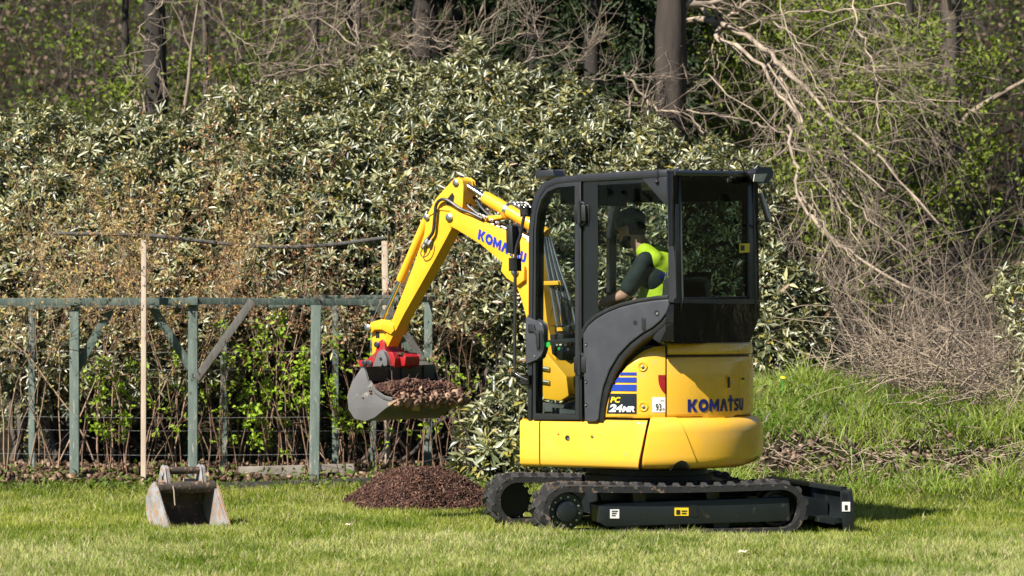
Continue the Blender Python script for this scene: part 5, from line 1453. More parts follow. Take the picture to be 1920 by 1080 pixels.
def whorls(name, p, nn, rng, parent, Lr=(.075, .125), size=1.0, petiole=True, single=0):
    n = len(p); k = 8
    ax = nrm(nn * .8 + np.array([(0, -.12, .75)]) + rng.normal(0, .35, (n, 3)))
    t = nrm(np.cross(ax, rng.normal(0, 1, (n, 3)))); b = np.cross(ax, t)
    A = (np.arange(k)[None] * 2 * np.pi / k + rng.random((n, 1)) * 6.28 + rng.normal(0, .25, (n, k)))
    el = rng.uniform(-.5, 1.0, (n, k))
    d = (t[:, None] * np.cos(A)[..., None] + b[:, None] * np.sin(A)[..., None]) * np.cos(el)[..., None] + ax[:, None] * np.sin(el)[..., None]
    d = d.reshape(-1, 3); axr = np.repeat(ax, k, 0); pos = np.repeat(p, k, 0) + d * .012
    L = rng.uniform(*Lr, n * k) * size * np.repeat(rng.uniform(.8, 1.15, n), k); W = L * rng.uniform(.22, .31, n * k)
    tone = np.repeat(rng.random(n), k)
    col = mixc((.024, .040, .014), (.46, .455, .23), np.clip(tone * .5 + rng.random(n * k) * .7 - .1, 0, 1) ** 1.7)  # pale end of the range paints sunlit waxy highlights into the leaf colour
    yl = rng.random(n * k) < .05; col[yl] = np.array([(.30, .26, .05)]) * rng.uniform(.7, 1.2, (yl.sum(), 1))
    br_ = rng.random(n * k) < .02; col[br_] = np.array([(.20, .11, .05)])
    nor = axr + rng.normal(0, .25, (n * k, 3))
    if single:                                       # the nearest leaves stand alone, sharing a few leaf shapes
        near = np.argsort(pos[:, 1])[:single]; rest = np.setdiff1d(np.arange(n * k), near)
        shapes = []
        for c_ in ((.06, .09, .03), (.13, .16, .07), (.24, .26, .13), (.31, .325, .175), (.30, .26, .05)):  # palest greens here carry the same painted highlight
            Vl = np.array([(0, 0, 0), (.52, .13, 0), (.52, 0, -.05), (.52, -.13, 0), (1, 0, -.12)])
            me = np_mesh('leaf', Vl, np.array([(0, 2, 1), (2, 4, 1), (0, 3, 2), (3, 4, 2)]), np.tile(np.array([c_]), (5, 1))); me.materials.append(MATS['rhodo_leaf']); shapes.append(me)
        org = np.array(origin_of(parent))
        for q in near:
            dv = Vector(d[q]).normalized(); sv = dv.cross(Vector(nor[q])).normalized(); nv = sv.cross(dv)
            o = bpy.data.objects.new('leaf', shapes[int(rng.integers(0, 5)) if rng.random() < .9 else 4]); COL.objects.link(o); o.parent = parent
            M = Matrix((dv * L[q], -sv * L[q], nv * L[q])).transposed().to_4x4(); M.translation = Vector(pos[q] - org)
            o.matrix_basis = M
        pos, d, nor, L, W, col = pos[rest], d[rest], nor[rest], L[rest], W[rest], col[rest]
    leaves(name, pos, d, nor, L, W, col, 'rhodo_leaf', parent, .22, .12, .52)['kind'] = 'stuff'
    if petiole:
        m_ = n * 2
        A = rng.random(m_) * 6.28; a2 = np.repeat(ax, 2, 0)
        d = nrm(np.repeat(t, 2, 0) * np.cos(A)[:, None] + np.repeat(b, 2, 0) * np.sin(A)[:, None] + a2 * .3)
        leaves('leaf_stalks', np.repeat(p, 2, 0) + a2 * .006, d, a2, rng.uniform(.03, .06, m_), np.full(m_, .008), np.tile(np.array([(.42, .33, .04)]), (m_, 1)) * rng.uniform(.6, 1.1, (m_, 1)), 'soft_leaf', parent)['kind'] = 'stuff'
def stems(name, base, ell, m, parent, rng, r0=.03, each=3):
    lines = []
    for e in ell:
        for _ in range(each):
            b = np.array([base[0] + rng.normal(0, .25), base[1] + rng.normal(0, .15), base[2]])
            tgt = np.array(e[:3]) + rng.normal(0, .25, 3) * np.array(e[3:6])
            l = resample([Vector(b), Vector((b + tgt) / 2 + rng.normal(0, .12, 3)), Vector(tgt)], 8, r0, r0 * .3, .03, rng)
            lines.append(l); lines += sprout(l, 6, .5, rng, .7, 5)
    tubes(name, lines, m, parent)
def lobe(px, pytop, y, rx, ry, rz):
    p = WP(px, pytop, y); return (p.x, p.y, p.z - rz, rx, ry, rz)
def rhodo(label, ell, n, base_px, base_y, size=1.0, Lr=(.062, .112), seed=1, back=.35, single=0):
    r_ = np.random.default_rng(seed)
    b = GP(base_px, base_y)
    t = empty('rhododendron', b, label, 'shrub', 'rhododendrons behind the lawn')
    p, nn = bush_points(ell, n, r_, back=back)
    whorls('crown', p, nn, r_, t, Lr, size, single=single)
    # deep inside: fewer leaves that close the view
    p2, n2 = bush_points([(e[0], e[1] + .35, e[2], e[3] * .85, e[4] * .8, e[5] * .85) for e in ell], n // 4, r_, back=.6)
    whorls('inner_crown', p2, n2, r_, t, Lr, size, petiole=False)
    stems('stem', b, ell, 'bark_grey', t, r_)
    return t
main_ = []
for px, py, y_, rx, ry, rz in ((300, 215, 8.6, .85, .8, .8), (430, 180, 8.8, .85, .8, .9), (545, 160, 8.8, .8, .8, .9), (660, 138, 8.9, .8, .8, .9), (775, 108, 9.0, .8, .8, .95), (885, 108, 9.0, .75, .8, .9),
                               (985, 135, 8.9, .7, .8, .9), (1060, 165, 8.8, .55, .7, .8),
                               (360, 290, 7.9, .8, .6, .8), (480, 260, 7.9, .75, .6, .8), (600, 235, 7.9, .75, .6, .8), (715, 205, 8.0, .75, .6, .8), (830, 200, 8.0, .75, .6, .85), (940, 220, 8.0, .7, .6, .8), (1030, 250, 8.0, .6, .6, .8),
                               (560, 360, 7.5, .6, .45, .7), (680, 330, 7.4, .65, .45, .8), (800, 320, 7.4, .65, .45, .8), (905, 330, 7.3, .6, .45, .8), (1000, 340, 7.3, .55, .45, .8), (860, 430, 7.1, .55, .4, .7), (950, 440, 7.0, .5, .4, .7)):
    main_.append(lobe(px, py, y_, rx, ry, rz))
low_l = [lobe(px, 520 + 30 * ((px // 100) % 2), 8.9, .55, .35, .8) for px in range(480, 1000, 95)]
rhodo('tall broad rhododendron with pale glossy leaves rising behind the digger arm', main_ + low_l, 13500, 800, 8.2, seed=21)
left_ = [lobe(*q) for q in ((-40, 215, 8.4, .8, .8, .9), (70, 205, 8.4, .8, .8, .9), (180, 205, 8.5, .8, .8, .9), (270, 225, 8.3, .7, .7, .8), (20, 330, 7.8, .7, .5, .8), (140, 320, 7.7, .7, .5, .8), (250, 310, 7.6, .65, .5, .8), (60, 440, 7.4, .6, .4, .8), (200, 450, 7.3, .6, .4, .8), (330, 440, 7.4, .6, .4, .8), (100, 560, 8.8, .5, .35, .8), (210, 590, 8.8, .5, .35, .8), (310, 560, 8.8, .5, .35, .8), (400, 590, 8.8, .5, .35, .8))]
rhodo('rhododendron at the left end of the hedge behind the timber frame', left_, 5400, 130, 7.8, seed=22)
right_ = [lobe(*q) for q in ((1130, 215, 8.6, .65, .7, .8), (1215, 238, 8.5, .65, .7, .8), (1300, 262, 8.4, .6, .6, .8), (1370, 290, 8.2, .5, .6, .7), (1110, 330, 7.8, .6, .5, .9), (1200, 340, 7.7, .6, .5, .9), (1300, 360, 7.6, .55, .5, .9), (1380, 400, 7.5, .4, .5, .8), (1130, 450, 7.3, .55, .4, .9), (1230, 460, 7.3, .55, .4, .9), (1330, 470, 7.2, .5, .4, .8))]
rhodo('rhododendron seen above and through the cab roof and windows', right_, 5600, 1230, 7.8, seed=23)
low_r = [lobe(*q) for q in ((1440, 480, 6.3, .3, .35, .5), (1490, 510, 6.4, .3, .35, .45), (1425, 560, 6.1, .3, .35, .4), (1470, 590, 6.0, .3, .3, .4), (1520, 590, 6.2, .22, .3, .35))]
rhodo('low dark rhododendron growing on the bank right of the cab', low_r, 1000, 1470, 6.3, 1.15, seed=24)
low_c = [lobe(*q) for q in ((975, 668, 5.2, .2, .25, .3), (935, 735, 5.0, .26, .28, .28), (985, 730, 5.0, .28, .28, .35), (1020, 760, 5.0, .3, .28, .4), (905, 800, 4.9, .22, .24, .24), (950, 820, 4.7, .28, .25, .25))]
rhodo('low rhododendron with long pale leaves between mulch heap and cab', low_c, 330, 960, 4.9, 1.35, seed=25, single=300)
mid_c = [lobe(*q) for q in ((840, 500, 6.9, .45, .35, .35), (930, 500, 6.8, .45, .35, .35), (1010, 510, 6.8, .45, .35, .4))]
rhodo('rhododendron showing its leaves under the raised boom', mid_c, 520, 900, 6.9, 1.1, seed=26)

# ------------------------------------------------------------------ bare shrubs, canes and young green plants round the frame
def bare_shrub(px, y, hpx, wpx, n, label, m, bud, seed, nb=900, r0=.008):
    r_ = np.random.default_rng(seed)
    b = GP(px, y); t = empty('bare_shrub', b, label, 'shrub', 'bare shrubs behind the timber frame')
    top = WP(px, hpx, y).z - b.z; wd = wpx / FPX * (y + 22)
    lines = []
    for k in range(n):
        s = np.array([b.x + r_.normal(0, wd * .28), b.y + r_.normal(0, .15), b.z])
        d = np.array([r_.normal(0, .28), r_.normal(-.05, .22), 1.0])
        l = wander(s, d, top * r_.uniform(.7, 1.12), r0 * r_.uniform(.6, 1.3), .002, 9, .13, .02, r_)
        lines.append(l)
        for s2 in sprout(l, 9, top * .28, r_, .55, 6, .2, .05, .5):
            lines.append(s2); lines += sprout(s2, 4, top * .12, r_, .7, 4, .2, .03)
    tubes('twigs', lines, m, t, 3)['kind'] = 'stuff'
    pts = np.concatenate([l[0][2:] for l in lines]); pts = pts[pts[:, 2] > b.z + top * .38]
    pts = pts[r_.integers(0, len(pts), nb)] + r_.normal(0, .008, (nb, 3))
    c_ = np.array(bud)[r_.integers(0, len(bud), nb)] * r_.uniform(.7, 1.2, (nb, 1))
    leaves('young_leaves', pts, r_.normal(0, 1, (nb, 3)) + np.array([(0, 0, .6)]), r_.normal(0, 1, (nb, 3)), r_.uniform(.015, .045, nb), r_.uniform(.008, .02, nb), c_, 'dry_leaf', t)['kind'] = 'stuff'
TAN = [(.48, .36, .15), (.56, .44, .19), (.40, .25, .11)]; RUS = [(.50, .27, .14), (.58, .36, .19), (.36, .19, .10)]
bare_shrub(300, 5.9, 380, 190, 12, 'tan budding shrub left, above the pale post', 'twig_tan', TAN, 31, 7500)
bare_shrub(90, 5.9, 370, 220, 12, 'tan budding shrub at the far left edge of the garden', 'twig_tan', TAN, 35, 3000)
bare_shrub(440, 5.8, 400, 170, 6, 'brownish shrub standing above the grey diagonal brace', 'twig_tan', RUS, 32, 2000)
bare_shrub(610, 5.7, 310, 200, 5, 'rusty budded shrub with pale stems left of the digger arm', 'twig_tan', RUS, 33, 1500)
bare_shrub(690, 5.9, 420, 120, 4, 'thin bare shrub close to the raised digger arm', 'cane', RUS, 34, 300)
def canes(px, y, toppx, wpx, n, label, seed, ng=500, green=((.22, .35, .02), (.38, .52, .05)), low=.25):
    r_ = np.random.default_rng(seed)
    b = GP(px, y); t = empty('raspberry_plant', b, label, 'plant', 'cane plants inside the timber frame')
    top = WP(px, toppx, y).z - b.z; wd = wpx / FPX * (y + 22)
    lines = []
    for k in range(n):
        s = np.array([b.x + r_.normal(0, wd * .3), b.y + r_.normal(0, .12), b.z])
        l = wander(s, (r_.normal(0, .12), r_.normal(0, .1), 1), top * r_.uniform(.65, 1.15), r_.uniform(.004, .0075), .002, 9, .09, .0, r_)
        lines.append(l); lines += sprout(l, 4, top * .16, r_, .6, 5, .2, .02, .2)
    tubes('cane', lines, 'cane', t, 4)['kind'] = 'stuff'
    if ng:
        pts = np.concatenate([l[0][2:] for l in lines[::1]]); pts = pts[pts[:, 2] > b.z + top * low]
        pts = pts[r_.integers(0, len(pts), ng)]
        pts = np.repeat(pts, 4, 0) + r_.normal(0, .022, (ng * 4, 3)); m_ = len(pts)
        leaves('young_leaves', pts, r_.normal(0, 1, (m_, 3)) + np.array([(0, -.2, .5)]), r_.normal(0, .6, (m_, 3)) + np.array([(-.3, -.6, 1)]), r_.uniform(.03, .065, m_), r_.uniform(.02, .038, m_), mixc(green[0], green[1], r_.random(m_)), 'soft_leaf', t)['kind'] = 'stuff'
canes(485, 5.45, 625, 95, 7, 'leafiest bright green cane plant in the middle of the frame', 41, 150, low=.2)
canes(575, 5.4, 590, 60, 7, 'bright green leafy canes just left of the tall green post', 42, 90, low=.45)
canes(652, 5.5, 640, 70, 8, 'bright green leafy canes right of the tall green post', 43, 90, low=.35)
canes(320, 5.5, 640, 110, 6, 'sparse green canes behind the spare bucket', 44, 30)
canes(400, 5.6, 680, 70, 7, 'bare brown canes between the two left green posts', 45, 14)
canes(535, 5.6, 720, 80, 8, 'bare brown canes left of the tall green post', 46, 12)
canes(690, 5.6, 690, 120, 9, 'bare brown canes behind the mulch heap', 47, 14)
canes(770, 5.7, 690, 110, 9, 'bare brown canes under the digger bucket', 48, 16)
canes(860, 5.6, 620, 130, 11, 'bare twiggy canes right of the digger bucket', 49, 30)
canes(180, 5.5, 650, 120, 10, 'green canes beyond the pale post at the left edge', 50, 90)
# dead leaves on the soil behind the frame
n = 3000
x = rng.uniform(-5, 1.0, n); y = rng.uniform(4.7, 7.2, n)
LT2 = chips('leaf_litter', np.stack([x, y, ground_z(x, y) + rng.uniform(.005, .05, n)], 1), rng.uniform(.03, .09, n), rng.uniform(.02, .045, n), nrm(np.array([(0, -.4, 1.0)]) + rng.normal(0, .5, (n, 3))), rng, np.array([(.17, .105, .065), (.10, .062, .04), (.27, .19, .125), (.055, .036, .025)]))
tag(LT2, 'brown dead leaves on the soil under the shrubs', 'litter', kind='stuff')

# ------------------------------------------------------------------ trees behind
def rough_trunk(line, m, t, r_):
    P_, R_ = line; k = 60
    i = np.linspace(0, len(P_) - 1, k); lo = np.floor(i).astype(int); hi = np.minimum(lo + 1, len(P_) - 1); f = (i - lo)[:, None]
    Q = P_[lo] * (1 - f) + P_[hi] * f; rr = R_[lo] * (1 - f[:, 0]) + R_[hi] * f[:, 0]
    sd_ = 18; a = np.arange(sd_) * 2 * np.pi / sd_; ph = r_.random(6) * 6.28
    A, Z = np.meshgrid(a, np.arange(k)); zz_ = Q[:, 2][:, None]
    w_ = 1 + .07 * np.sin(3 * A + ph[0] + .8 * zz_) + .06 * np.sin(7 * A + ph[1] - 1.7 * zz_) + .05 * np.sin(5 * A + 6 * zz_ + ph[2]) + r_.normal(0, .035, A.shape)
    X = Q[:, 0][:, None] + rr[:, None] * w_ * np.cos(A); Y = Q[:, 1][:, None] + rr[:, None] * w_ * np.sin(A)
    V = np.stack([X, Y, zz_ + 0 * A], -1).reshape(-1, 3) - np.array(origin_of(t))
    ii = np.arange(k * sd_).reshape(k, sd_)
    F = np.stack([ii[:-1], np.roll(ii, -1, 1)[:-1], np.roll(ii, -1, 1)[1:], ii[1:]], -1).reshape(-1, 4)
    link('trunk', np_mesh('trunk', V, F, None, True), t, m)
def bare_tree(px, y, r, ztop, label, m, seed, lean=0.0, nb=14, bl=2.2, pts=None, group='bare trees on the wooded slope', tw='bark_pale', grav=-.02, up=(0, -.1, .25)):
    r_ = np.random.default_rng(seed)
    b = GP(px, y); t = empty('bare_tree', b, label, 'tree', group)
    k = 14
    P_ = np.array([[b.x + lean * q * ztop + .05 * math.sin(q * 7 + seed) * q, b.y + .04 * math.sin(q * 5 + seed), b.z - .2 + q * ztop] for q in np.linspace(0, 1, k)])
    tr_ = (P_, np.linspace(r, r * .5, k)); tr_[1][0] *= 1.35; tr_[1][1] *= 1.1
    rough_trunk(tr_, m, t, r_)
    br, tws = [], []
    for l in sprout(tr_, nb, bl, r_, 1.0, 8, .16, grav, .12, .35, .004):
        l = (l[0] + np.outer(np.linspace(0, 1, len(l[0])), np.array(up)), l[1]); br.append(l)
        for s2 in sprout(l, 5, bl * .45, r_, .6, 6, .2, -.03, .2, .6, .003):
            tws.append(s2); tws += sprout(s2, 4, bl * .22, r_, .6, 5, .2, 0, .2, .6, .0022)
    tubes('crown', br, tw, t, 5); tubes('twigs', tws, tw, t, 3)['kind'] = 'stuff'
    return t
bare_tree(1256, 11.2, .20, 9, 'thick grey tree trunk rising right behind the cab roof', 'bark_mid', 61, .0, 6, 1.5)
bare_tree(295, 12.5, .15, 9, 'dark mossy tree trunk at the upper left', 'bark_dark', 62, -.01, 12, 1.8)
bare_tree(790, 15.5, .20, 9, 'thick dark tree trunk above the tallest rhododendron', 'bark_dark', 63, .01, 12, 2.2)
bare_tree(675, 11.5, .035, 7, 'slender upright dark stem left of the thick dark trunk', 'bark_dark', 64, .0, 10, 1.4)
bare_tree(1476, 16.0, .085, 9, 'straight dark trunk in the wood right of the cab', 'bark_dark', 65, .0, 12, 1.8)
bare_tree(1436, 18.0, .06, 9, 'straight pale trunk in the wood right of the cab', 'bark_grey', 66, .0, 12, 1.8)
bare_tree(1610, 13.5, .05, 8, 'leaning thin tree at the upper right', 'bark_grey', 67, -.05, 12, 2.0)
bare_tree(1780, 14.0, .14, 9, 'stout bare tree beyond the right edge of the bank', 'bark_grey', 68, .0, 16, 2.2)
bare_tree(490, 19.0, .035, 9, 'pale slim tree far back between the left trunks', 'bark_grey', 69, .01, 14, 2.0)
bare_tree(590, 22.0, .06, 10, 'dark trunk far back left of the slender stem', 'bark_dark', 70, .0, 12, 2.4)
bare_tree(385, 25.0, .05, 10, 'grey trunk farthest back on the left slope', 'bark_grey', 71, .0, 12, 2.4)
bare_tree(925, 20.0, .05, 10, 'grey trunk on the slope above the middle of the hedge', 'bark_grey', 73, .0, 12, 2.2)
bare_tree(1545, 22.0, .05, 10, 'grey trunk farthest back on the right slope', 'bark_grey', 74, .0, 12, 2.2)

# arching limbs of the big tree, followed from the picture at their own distances
def limbs(name, label, rows, m, tm, seed, base, cat='branches', group=None, ntw=7, tl=.55, grav=-.04, sub=4):
    r_ = np.random.default_rng(seed)
    t = empty(name, base, label, cat, group)
    main_l, tws = [], []
    for pts, r0, r1, y0, y1 in rows:
        k = len(pts)
        W_ = [WP(a, b, y0 + (y1 - y0) * i / max(k - 1, 1)) for i, (a, b) in enumerate(pts)]
        l = resample(W_, 22, r0 * .68, r1 * .75, .016, r_); l = (l[0], l[1] * r_.uniform(.85, 1.15, 22)); main_l.append(l)
        for s2 in sprout(l, ntw, tl, r_, .6, 7, .14, grav, .1, .5, .003):
            tws.append(s2); tws += sprout(s2, sub, tl * .5, r_, .6, 5, .18, grav, .15, .6, .002)
    for l in main_l: tubes('limb', [l], m, t, 7)
    tubes('twigs', tws, tm, t, 3)['kind'] = 'stuff'
    return t
limbs('fallen_limb', 'long pale limbs arching down to the right from the grey trunk', [
    ([(1262, 40), (1320, 36), (1372, 58), (1420, 80), (1450, 110), (1475, 130), (1530, 190), (1600, 250), (1680, 320), (1760, 420)], .055, .012, 12.3, 8.5),
    ([(1352, 40), (1350, 75), (1400, 95), (1450, 160), (1510, 235), (1590, 300), (1660, 360)], .04, .010, 11.8, 8.5),
    ([(1290, -10), (1330, 30), (1350, 45), (1400, 8), (1440, -30)], .035, .02, 12, 11.5),
    ([(1420, 85), (1470, 160), (1540, 240), (1600, 330), (1640, 430)], .022, .006, 11.5, 8.8),
    ([(1450, 110), (1540, 180), (1660, 190), (1800, 190)], .022, .008, 11, 9),
    ([(1500, 235), (1560, 330), (1620, 400), (1700, 470)], .02, .006, 10, 8),
    ([(1440, 120), (1500, 220), (1530, 330), (1600, 430), (1650, 540)], .018, .005, 10, 7.5),
    ([(1380, 60), (1450, 30), (1560, 20), (1700, 10)], .02, .01, 11.5, 10), ([(1460, -10), (1480, 60), (1520, 140), (1570, 230), (1585, 330)], .012, .005, 10.5, 9),
    ([(1600, -10), (1610, 60), (1640, 130), (1650, 250)], .02, .010, 10, 9), ([(1450, 40), (1540, 100), (1640, 140), (1760, 200)], .010, .005, 10, 9), ([(1560, 150), (1610, 130), (1680, 120)], .008, .005, 9.5, 9), ([(1330, 140), (1400, 200), (1480, 260), (1550, 330), (1640, 480)], .010, .004, 10.5, 8)], 'bark_pale', 'bark_pale', 81, GP(1262, 12.3), ntw=16, tl=.8, sub=4)
limbs('fallen_limb', 'broken pale branch with hanging side shoots right of the rear lamp', [
    ([(1476, 235), (1488, 290), (1498, 360), (1530, 420), (1590, 470), (1660, 515), (1740, 560)], .03, .016, 8.6, 7.4),
    ([(1498, 362), (1470, 392), (1448, 420)], .022, .016, 8.3, 8.0),
    ([(1500, 360), (1525, 395), (1555, 440), (1605, 500), (1620, 540)], .014, .006, 8.2, 7.4),
    ([(1520, 355), (1522, 400), (1500, 440), (1465, 470), (1430, 520)], .010, .004, 8.0, 7.2),
    ([(1505, 365), (1480, 430), (1450, 480), (1436, 520)], .009, .004, 8.0, 7.2),
    ([(1540, 430), (1545, 500), (1560, 560), (1570, 600)], .009, .004, 7.8, 7.2),
    ([(1535, 450), (1535, 520), (1540, 600)], .007, .004, 7.7, 7.2),
    ([(1520, 560), (1570, 570), (1610, 545), (1670, 500)], .009, .006, 7.3, 7.3)], 'bark_pale', 'bark_pale', 82, GP(1540, 7.4), ntw=12, tl=.55)
limbs('fallen_limb', 'pale branch reaching left across the grey trunk above the cab', [
    ([(1170, 135), (1210, 185), (1235, 205), (1290, 215), (1320, 250)], .020, .012, 11.2, 10.8),
    ([(1235, 205), (1300, 208), (1390, 222), (1440, 240)], .016, .012, 11.2, 11.0),
    ([(1330, -10), (1300, 60), (1265, 120), (1215, 180)], .012, .006, 11.5, 11.0),
    ([(1345, 50), (1320, 130), (1270, 170), (1220, 200)], .010, .005, 11.5, 11.0),
    ([(1350, 90), (1340, 140), (1280, 180), (1200, 210)], .010, .005, 11.5, 11.0)], 'bark_pale', 'bark_pale', 83, GP(1240, 11.2), ntw=8, tl=.45)
limbs('hedge_branch', 'arching bare branches above the middle of the hedge', [
    ([(760, 60), (800, 70), (860, 85), (880, 70), (930, 20), (960, -20)], .013, .006, 9.8, 9.8),
    ([(720, 90), (790, 88), (870, 88), (900, 70)], .010, .006, 9.8, 9.8),
    ([(760, 25), (810, 65), (870, 88)], .010, .006, 9.8, 9.8),
    ([(900, 115), (940, 75), (990, 62), (1010, 20)], .009, .004, 9.8, 9.6),
    ([(960, 130), (1000, 110), (1060, 95), (1105, 85), (1110, 60)], .011, .005, 9.6, 9.6),
    ([(1080, 150), (1130, 145), (1200, 142), (1240, 150)], .015, .010, 9.8, 10.4),
    ([(1020, 105), (1005, 55), (980, 10)], .008, .004, 9.8, 9.8),
    ([(1060, 145), (1090, 110), (1110, 100)], .006, .004, 9.6, 9.6)], 'bark_pale', 'bark_pale', 84, GP(950, 9.9), ntw=14, tl=.4, grav=.06, sub=3)
limbs('hedge_branch', 'arching bare branches above the left part of the hedge', [
    ([(470, 160), (520, 135), (600, 125), (660, 110), (672, 60), (640, 20), (570, 5)], .012, .006, 9.6, 9.6),
    ([(500, 110), (530, 40), (570, 38), (590, 70), (605, 120)], .010, .005, 9.6, 9.6),
    ([(540, 35), (630, 35), (670, 60)], .008, .005, 9.6, 9.6),
    ([(430, 60), (470, 85), (500, 130), (560, 145)], .008, .004, 9.6, 9.6),
    ([(460, 120), (520, 122), (600, 128), (640, 120)], .009, .005, 9.6, 9.6),
    ([(680, 90), (720, 85), (790, 80)], .008, .005, 9.6, 9.6),
    ([(258, 55), (300, 10), (320, -10)], .010, .008, 9.6, 9.6), ([(262, 50), (270, 75), (298, 85), (296, 130), (310, 190)], .012, .006, 9.6, 9.6)], 'bark_pale', 'bark_pale', 85, GP(600, 9.7), ntw=14, tl=.45, grav=.03, sub=3)

# ------------------------------------------------------------------ conifers
def conifer(px, y, r, h, label, seed, spread=1.7, z0=.6, step=.26):
    r_ = np.random.default_rng(seed)
    b = GP(px, y); t = empty('conifer', b, label, 'tree', 'dark conifers behind the hedge')
    tubes('trunk', [(np.array([[b.x, b.y, b.z - .2 + q * h] for q in np.linspace(0, 1, 8)]), np.linspace(r, r * .4, 8))], 'bark_dark', t, 10)
    br, pos, dr = [], [], []
    z = z0
    while z < h * .96:
        for q in range(6):
            a = r_.random() * 6.28; Ln = spread * (1 - .75 * z / h) * r_.uniform(.7, 1.1)
            l = wander((b.x, b.y, b.z + z), (math.cos(a), math.sin(a), .05), Ln, .014, .003, 7, .06, -.07, r_); br.append(l)
            for s2 in sprout(l, 7, Ln * .3, r_, .5, 4, .1, -.08, .15, .5, .002): 
                br.append(s2)
                k = 24
                f = r_.random(k) * 2.99; i = f.astype(int); u = (f - i)[:, None]
                pos.append(s2[0][i] * (1 - u) + s2[0][i + 1] * u); dr.append((s2[0][i + 1] - s2[0][i]) / .08 + r_.normal(0, .7, (k, 3)))
        z += step
    pos = np.concatenate(pos); dr = np.concatenate(dr); n = len(pos)
    tubes('branches', br, 'bark_dark', t, 3)['kind'] = 'stuff'
    leaves('needles', pos, dr, r_.normal(0, 1, (n, 3)), r_.uniform(.07, .14, n), r_.uniform(.022, .042, n), mixc((.012, .026, .009), (.036, .06, .018), r_.random(n)), 'needle', t)['kind'] = 'stuff'
conifer(1110, 12.6, .12, 8.5, 'dark conifer directly above the cab roof', 91, 2.0)
conifer(1190, 15.5, .14, 9.0, 'dark conifer left of the thick grey trunk', 92)
conifer(1010, 15.0, .12, 9.0, 'dark conifer left of the cab roof', 93)
conifer(860, 18.0, .12, 9.5, 'dark conifer beside the thick dark trunk', 94, 1.5)

# spruces added to shade the slope, their boughs unseen above the picture
for k, (px, y_, lab) in enumerate(((235, 14.5, 'slim spruce added for shade left of the dark mossy trunk'), (655, 16.0, 'slim dark spruce added for shade behind the left part of the hedge'), (1000, 14.4, 'slim dark spruce added for shade behind the middle of the hedge'), (1330, 15.6, 'slim dark spruce added for shade right of the thick grey trunk'), (1705, 15.0, 'slim dark spruce added for shade behind the brush heap'), (-160, 12.5, 'unseen tall spruce added for shade beyond the left edge'))):
    conifer(px, y_, .05 + .01 * (k % 3), 15, lab, 120 + k, 3.4, 5.6, .75)
# ------------------------------------------------------------------ undergrowth on the slope, one mass of leaves and saplings
n = 60000
y = rng.uniform(11.5, 38, n); x = rng.uniform(-1, 1, n) * (y + 22) * .18
h_ = np.where(rng.random(n) < .45, rng.exponential(.5, n), rng.uniform(0, 3.4, n))
dens = np.clip(.5 + .5 * lowf(x, y, .9, .3) + .25 * lowf(x, y, 2.7, 1.0), 0, 1)
pxx = 960 + x / (y + 22) * FPX
cent = np.exp(-((pxx - 1000) / 270) ** 2)
keep = rng.random(n) < dens * (1 - .75 * cent)
x, y, h_ = x[keep], y[keep], h_[keep]; n = len(x); pxx = pxx[keep]
pat = lowf(x, y, 1.3, 2.0) + rng.normal(0, .5, n)
col = mixc((.045, .075, .010), (.17, .23, .028), sm((pat + 1) / 2))
bn = rng.random(n) < .42; col[bn] = np.array([(.15, .10, .065)]) * rng.uniform(.6, 1.3, (bn.sum(), 1))
UG = leaves('undergrowth', np.stack([x, y, ground_z(x, y) + h_], 1), rng.normal(0, 1, (n, 3)), rng.normal(0, .7, (n, 3)) + np.array([(-.2, -.5, .8)]), rng.uniform(.05, .13, n), rng.uniform(.035, .08, n), col, 'soft_leaf')
tag(UG, 'fresh green undergrowth covering the wooded slope', 'undergrowth', kind='stuff')
lines = []
for k in range(520):
    y_ = rng.uniform(10.5, 34); x_ = rng.uniform(-1, 1) * (y_ + 22) * .175
    if abs(x_ / (y_ + 22) * FPX - 120) < 160: continue
    b = np.array([x_, y_, float(ground_z(x_, y_))])
    l = wander(b, (rng.normal(0, .35), rng.normal(0, .2), 1), rng.uniform(1.0, 4.0), rng.uniform(.006, .02), .003, 8, .14, -.01, rng)
    lines.append(l); lines += sprout(l, 5, .8, rng, .6, 5, .2, .02, .2, .5, .003)
SP = tubes('saplings', lines, 'bark_grey', None, 3)
tag(SP, 'thicket of thin bare saplings on the wooded slope', 'thicket', kind='stuff')
# leafing young trees between hedge and wood, left and right
def sapling(px, y, h, w_, nl, label, seed, c0=(.08, .12, .014), c1=(.26, .32, .04)):
    r_ = np.random.default_rng(seed)
    b = GP(px, y); t = empty('leafing_sapling', b, label, 'tree', 'young leafing trees behind the hedge')
    lines = []
    for k in range(4):
        l = wander((b.x + r_.normal(0, .15), b.y, b.z), (r_.normal(0, .15), 0, 1), h * r_.uniform(.8, 1.1), .025, .006, 10, .1, 0, r_); lines.append(l)
        for s2 in sprout(l, 12, w_, r_, .7, 7, .2, 0, .2, .5, .003):
            lines.append(s2); lines += sprout(s2, 3, w_ * .4, r_, .7, 5, .2, 0, .2, .5, .002)
    tubes('trunk', lines, 'bark_grey', t, 4)['kind'] = 'stuff'
    pts = np.concatenate([l[0][2:] for l in lines[4:]]); pts = pts[r_.integers(0, len(pts), int(nl * 1.5) // 4)]
    pts = np.repeat(pts, 4, 0) + r_.normal(0, .06, (len(pts) * 4, 3)); m_ = len(pts)
    leaves('crown', pts, r_.normal(0, 1, (m_, 3)), r_.normal(0, .7, (m_, 3)) + np.array([(-.3, -.5, .8)]), r_.uniform(.04, .085, m_), r_.uniform(.026, .052, m_), mixc(c0, c1, r_.random(m_)), 'soft_leaf', t)['kind'] = 'stuff'
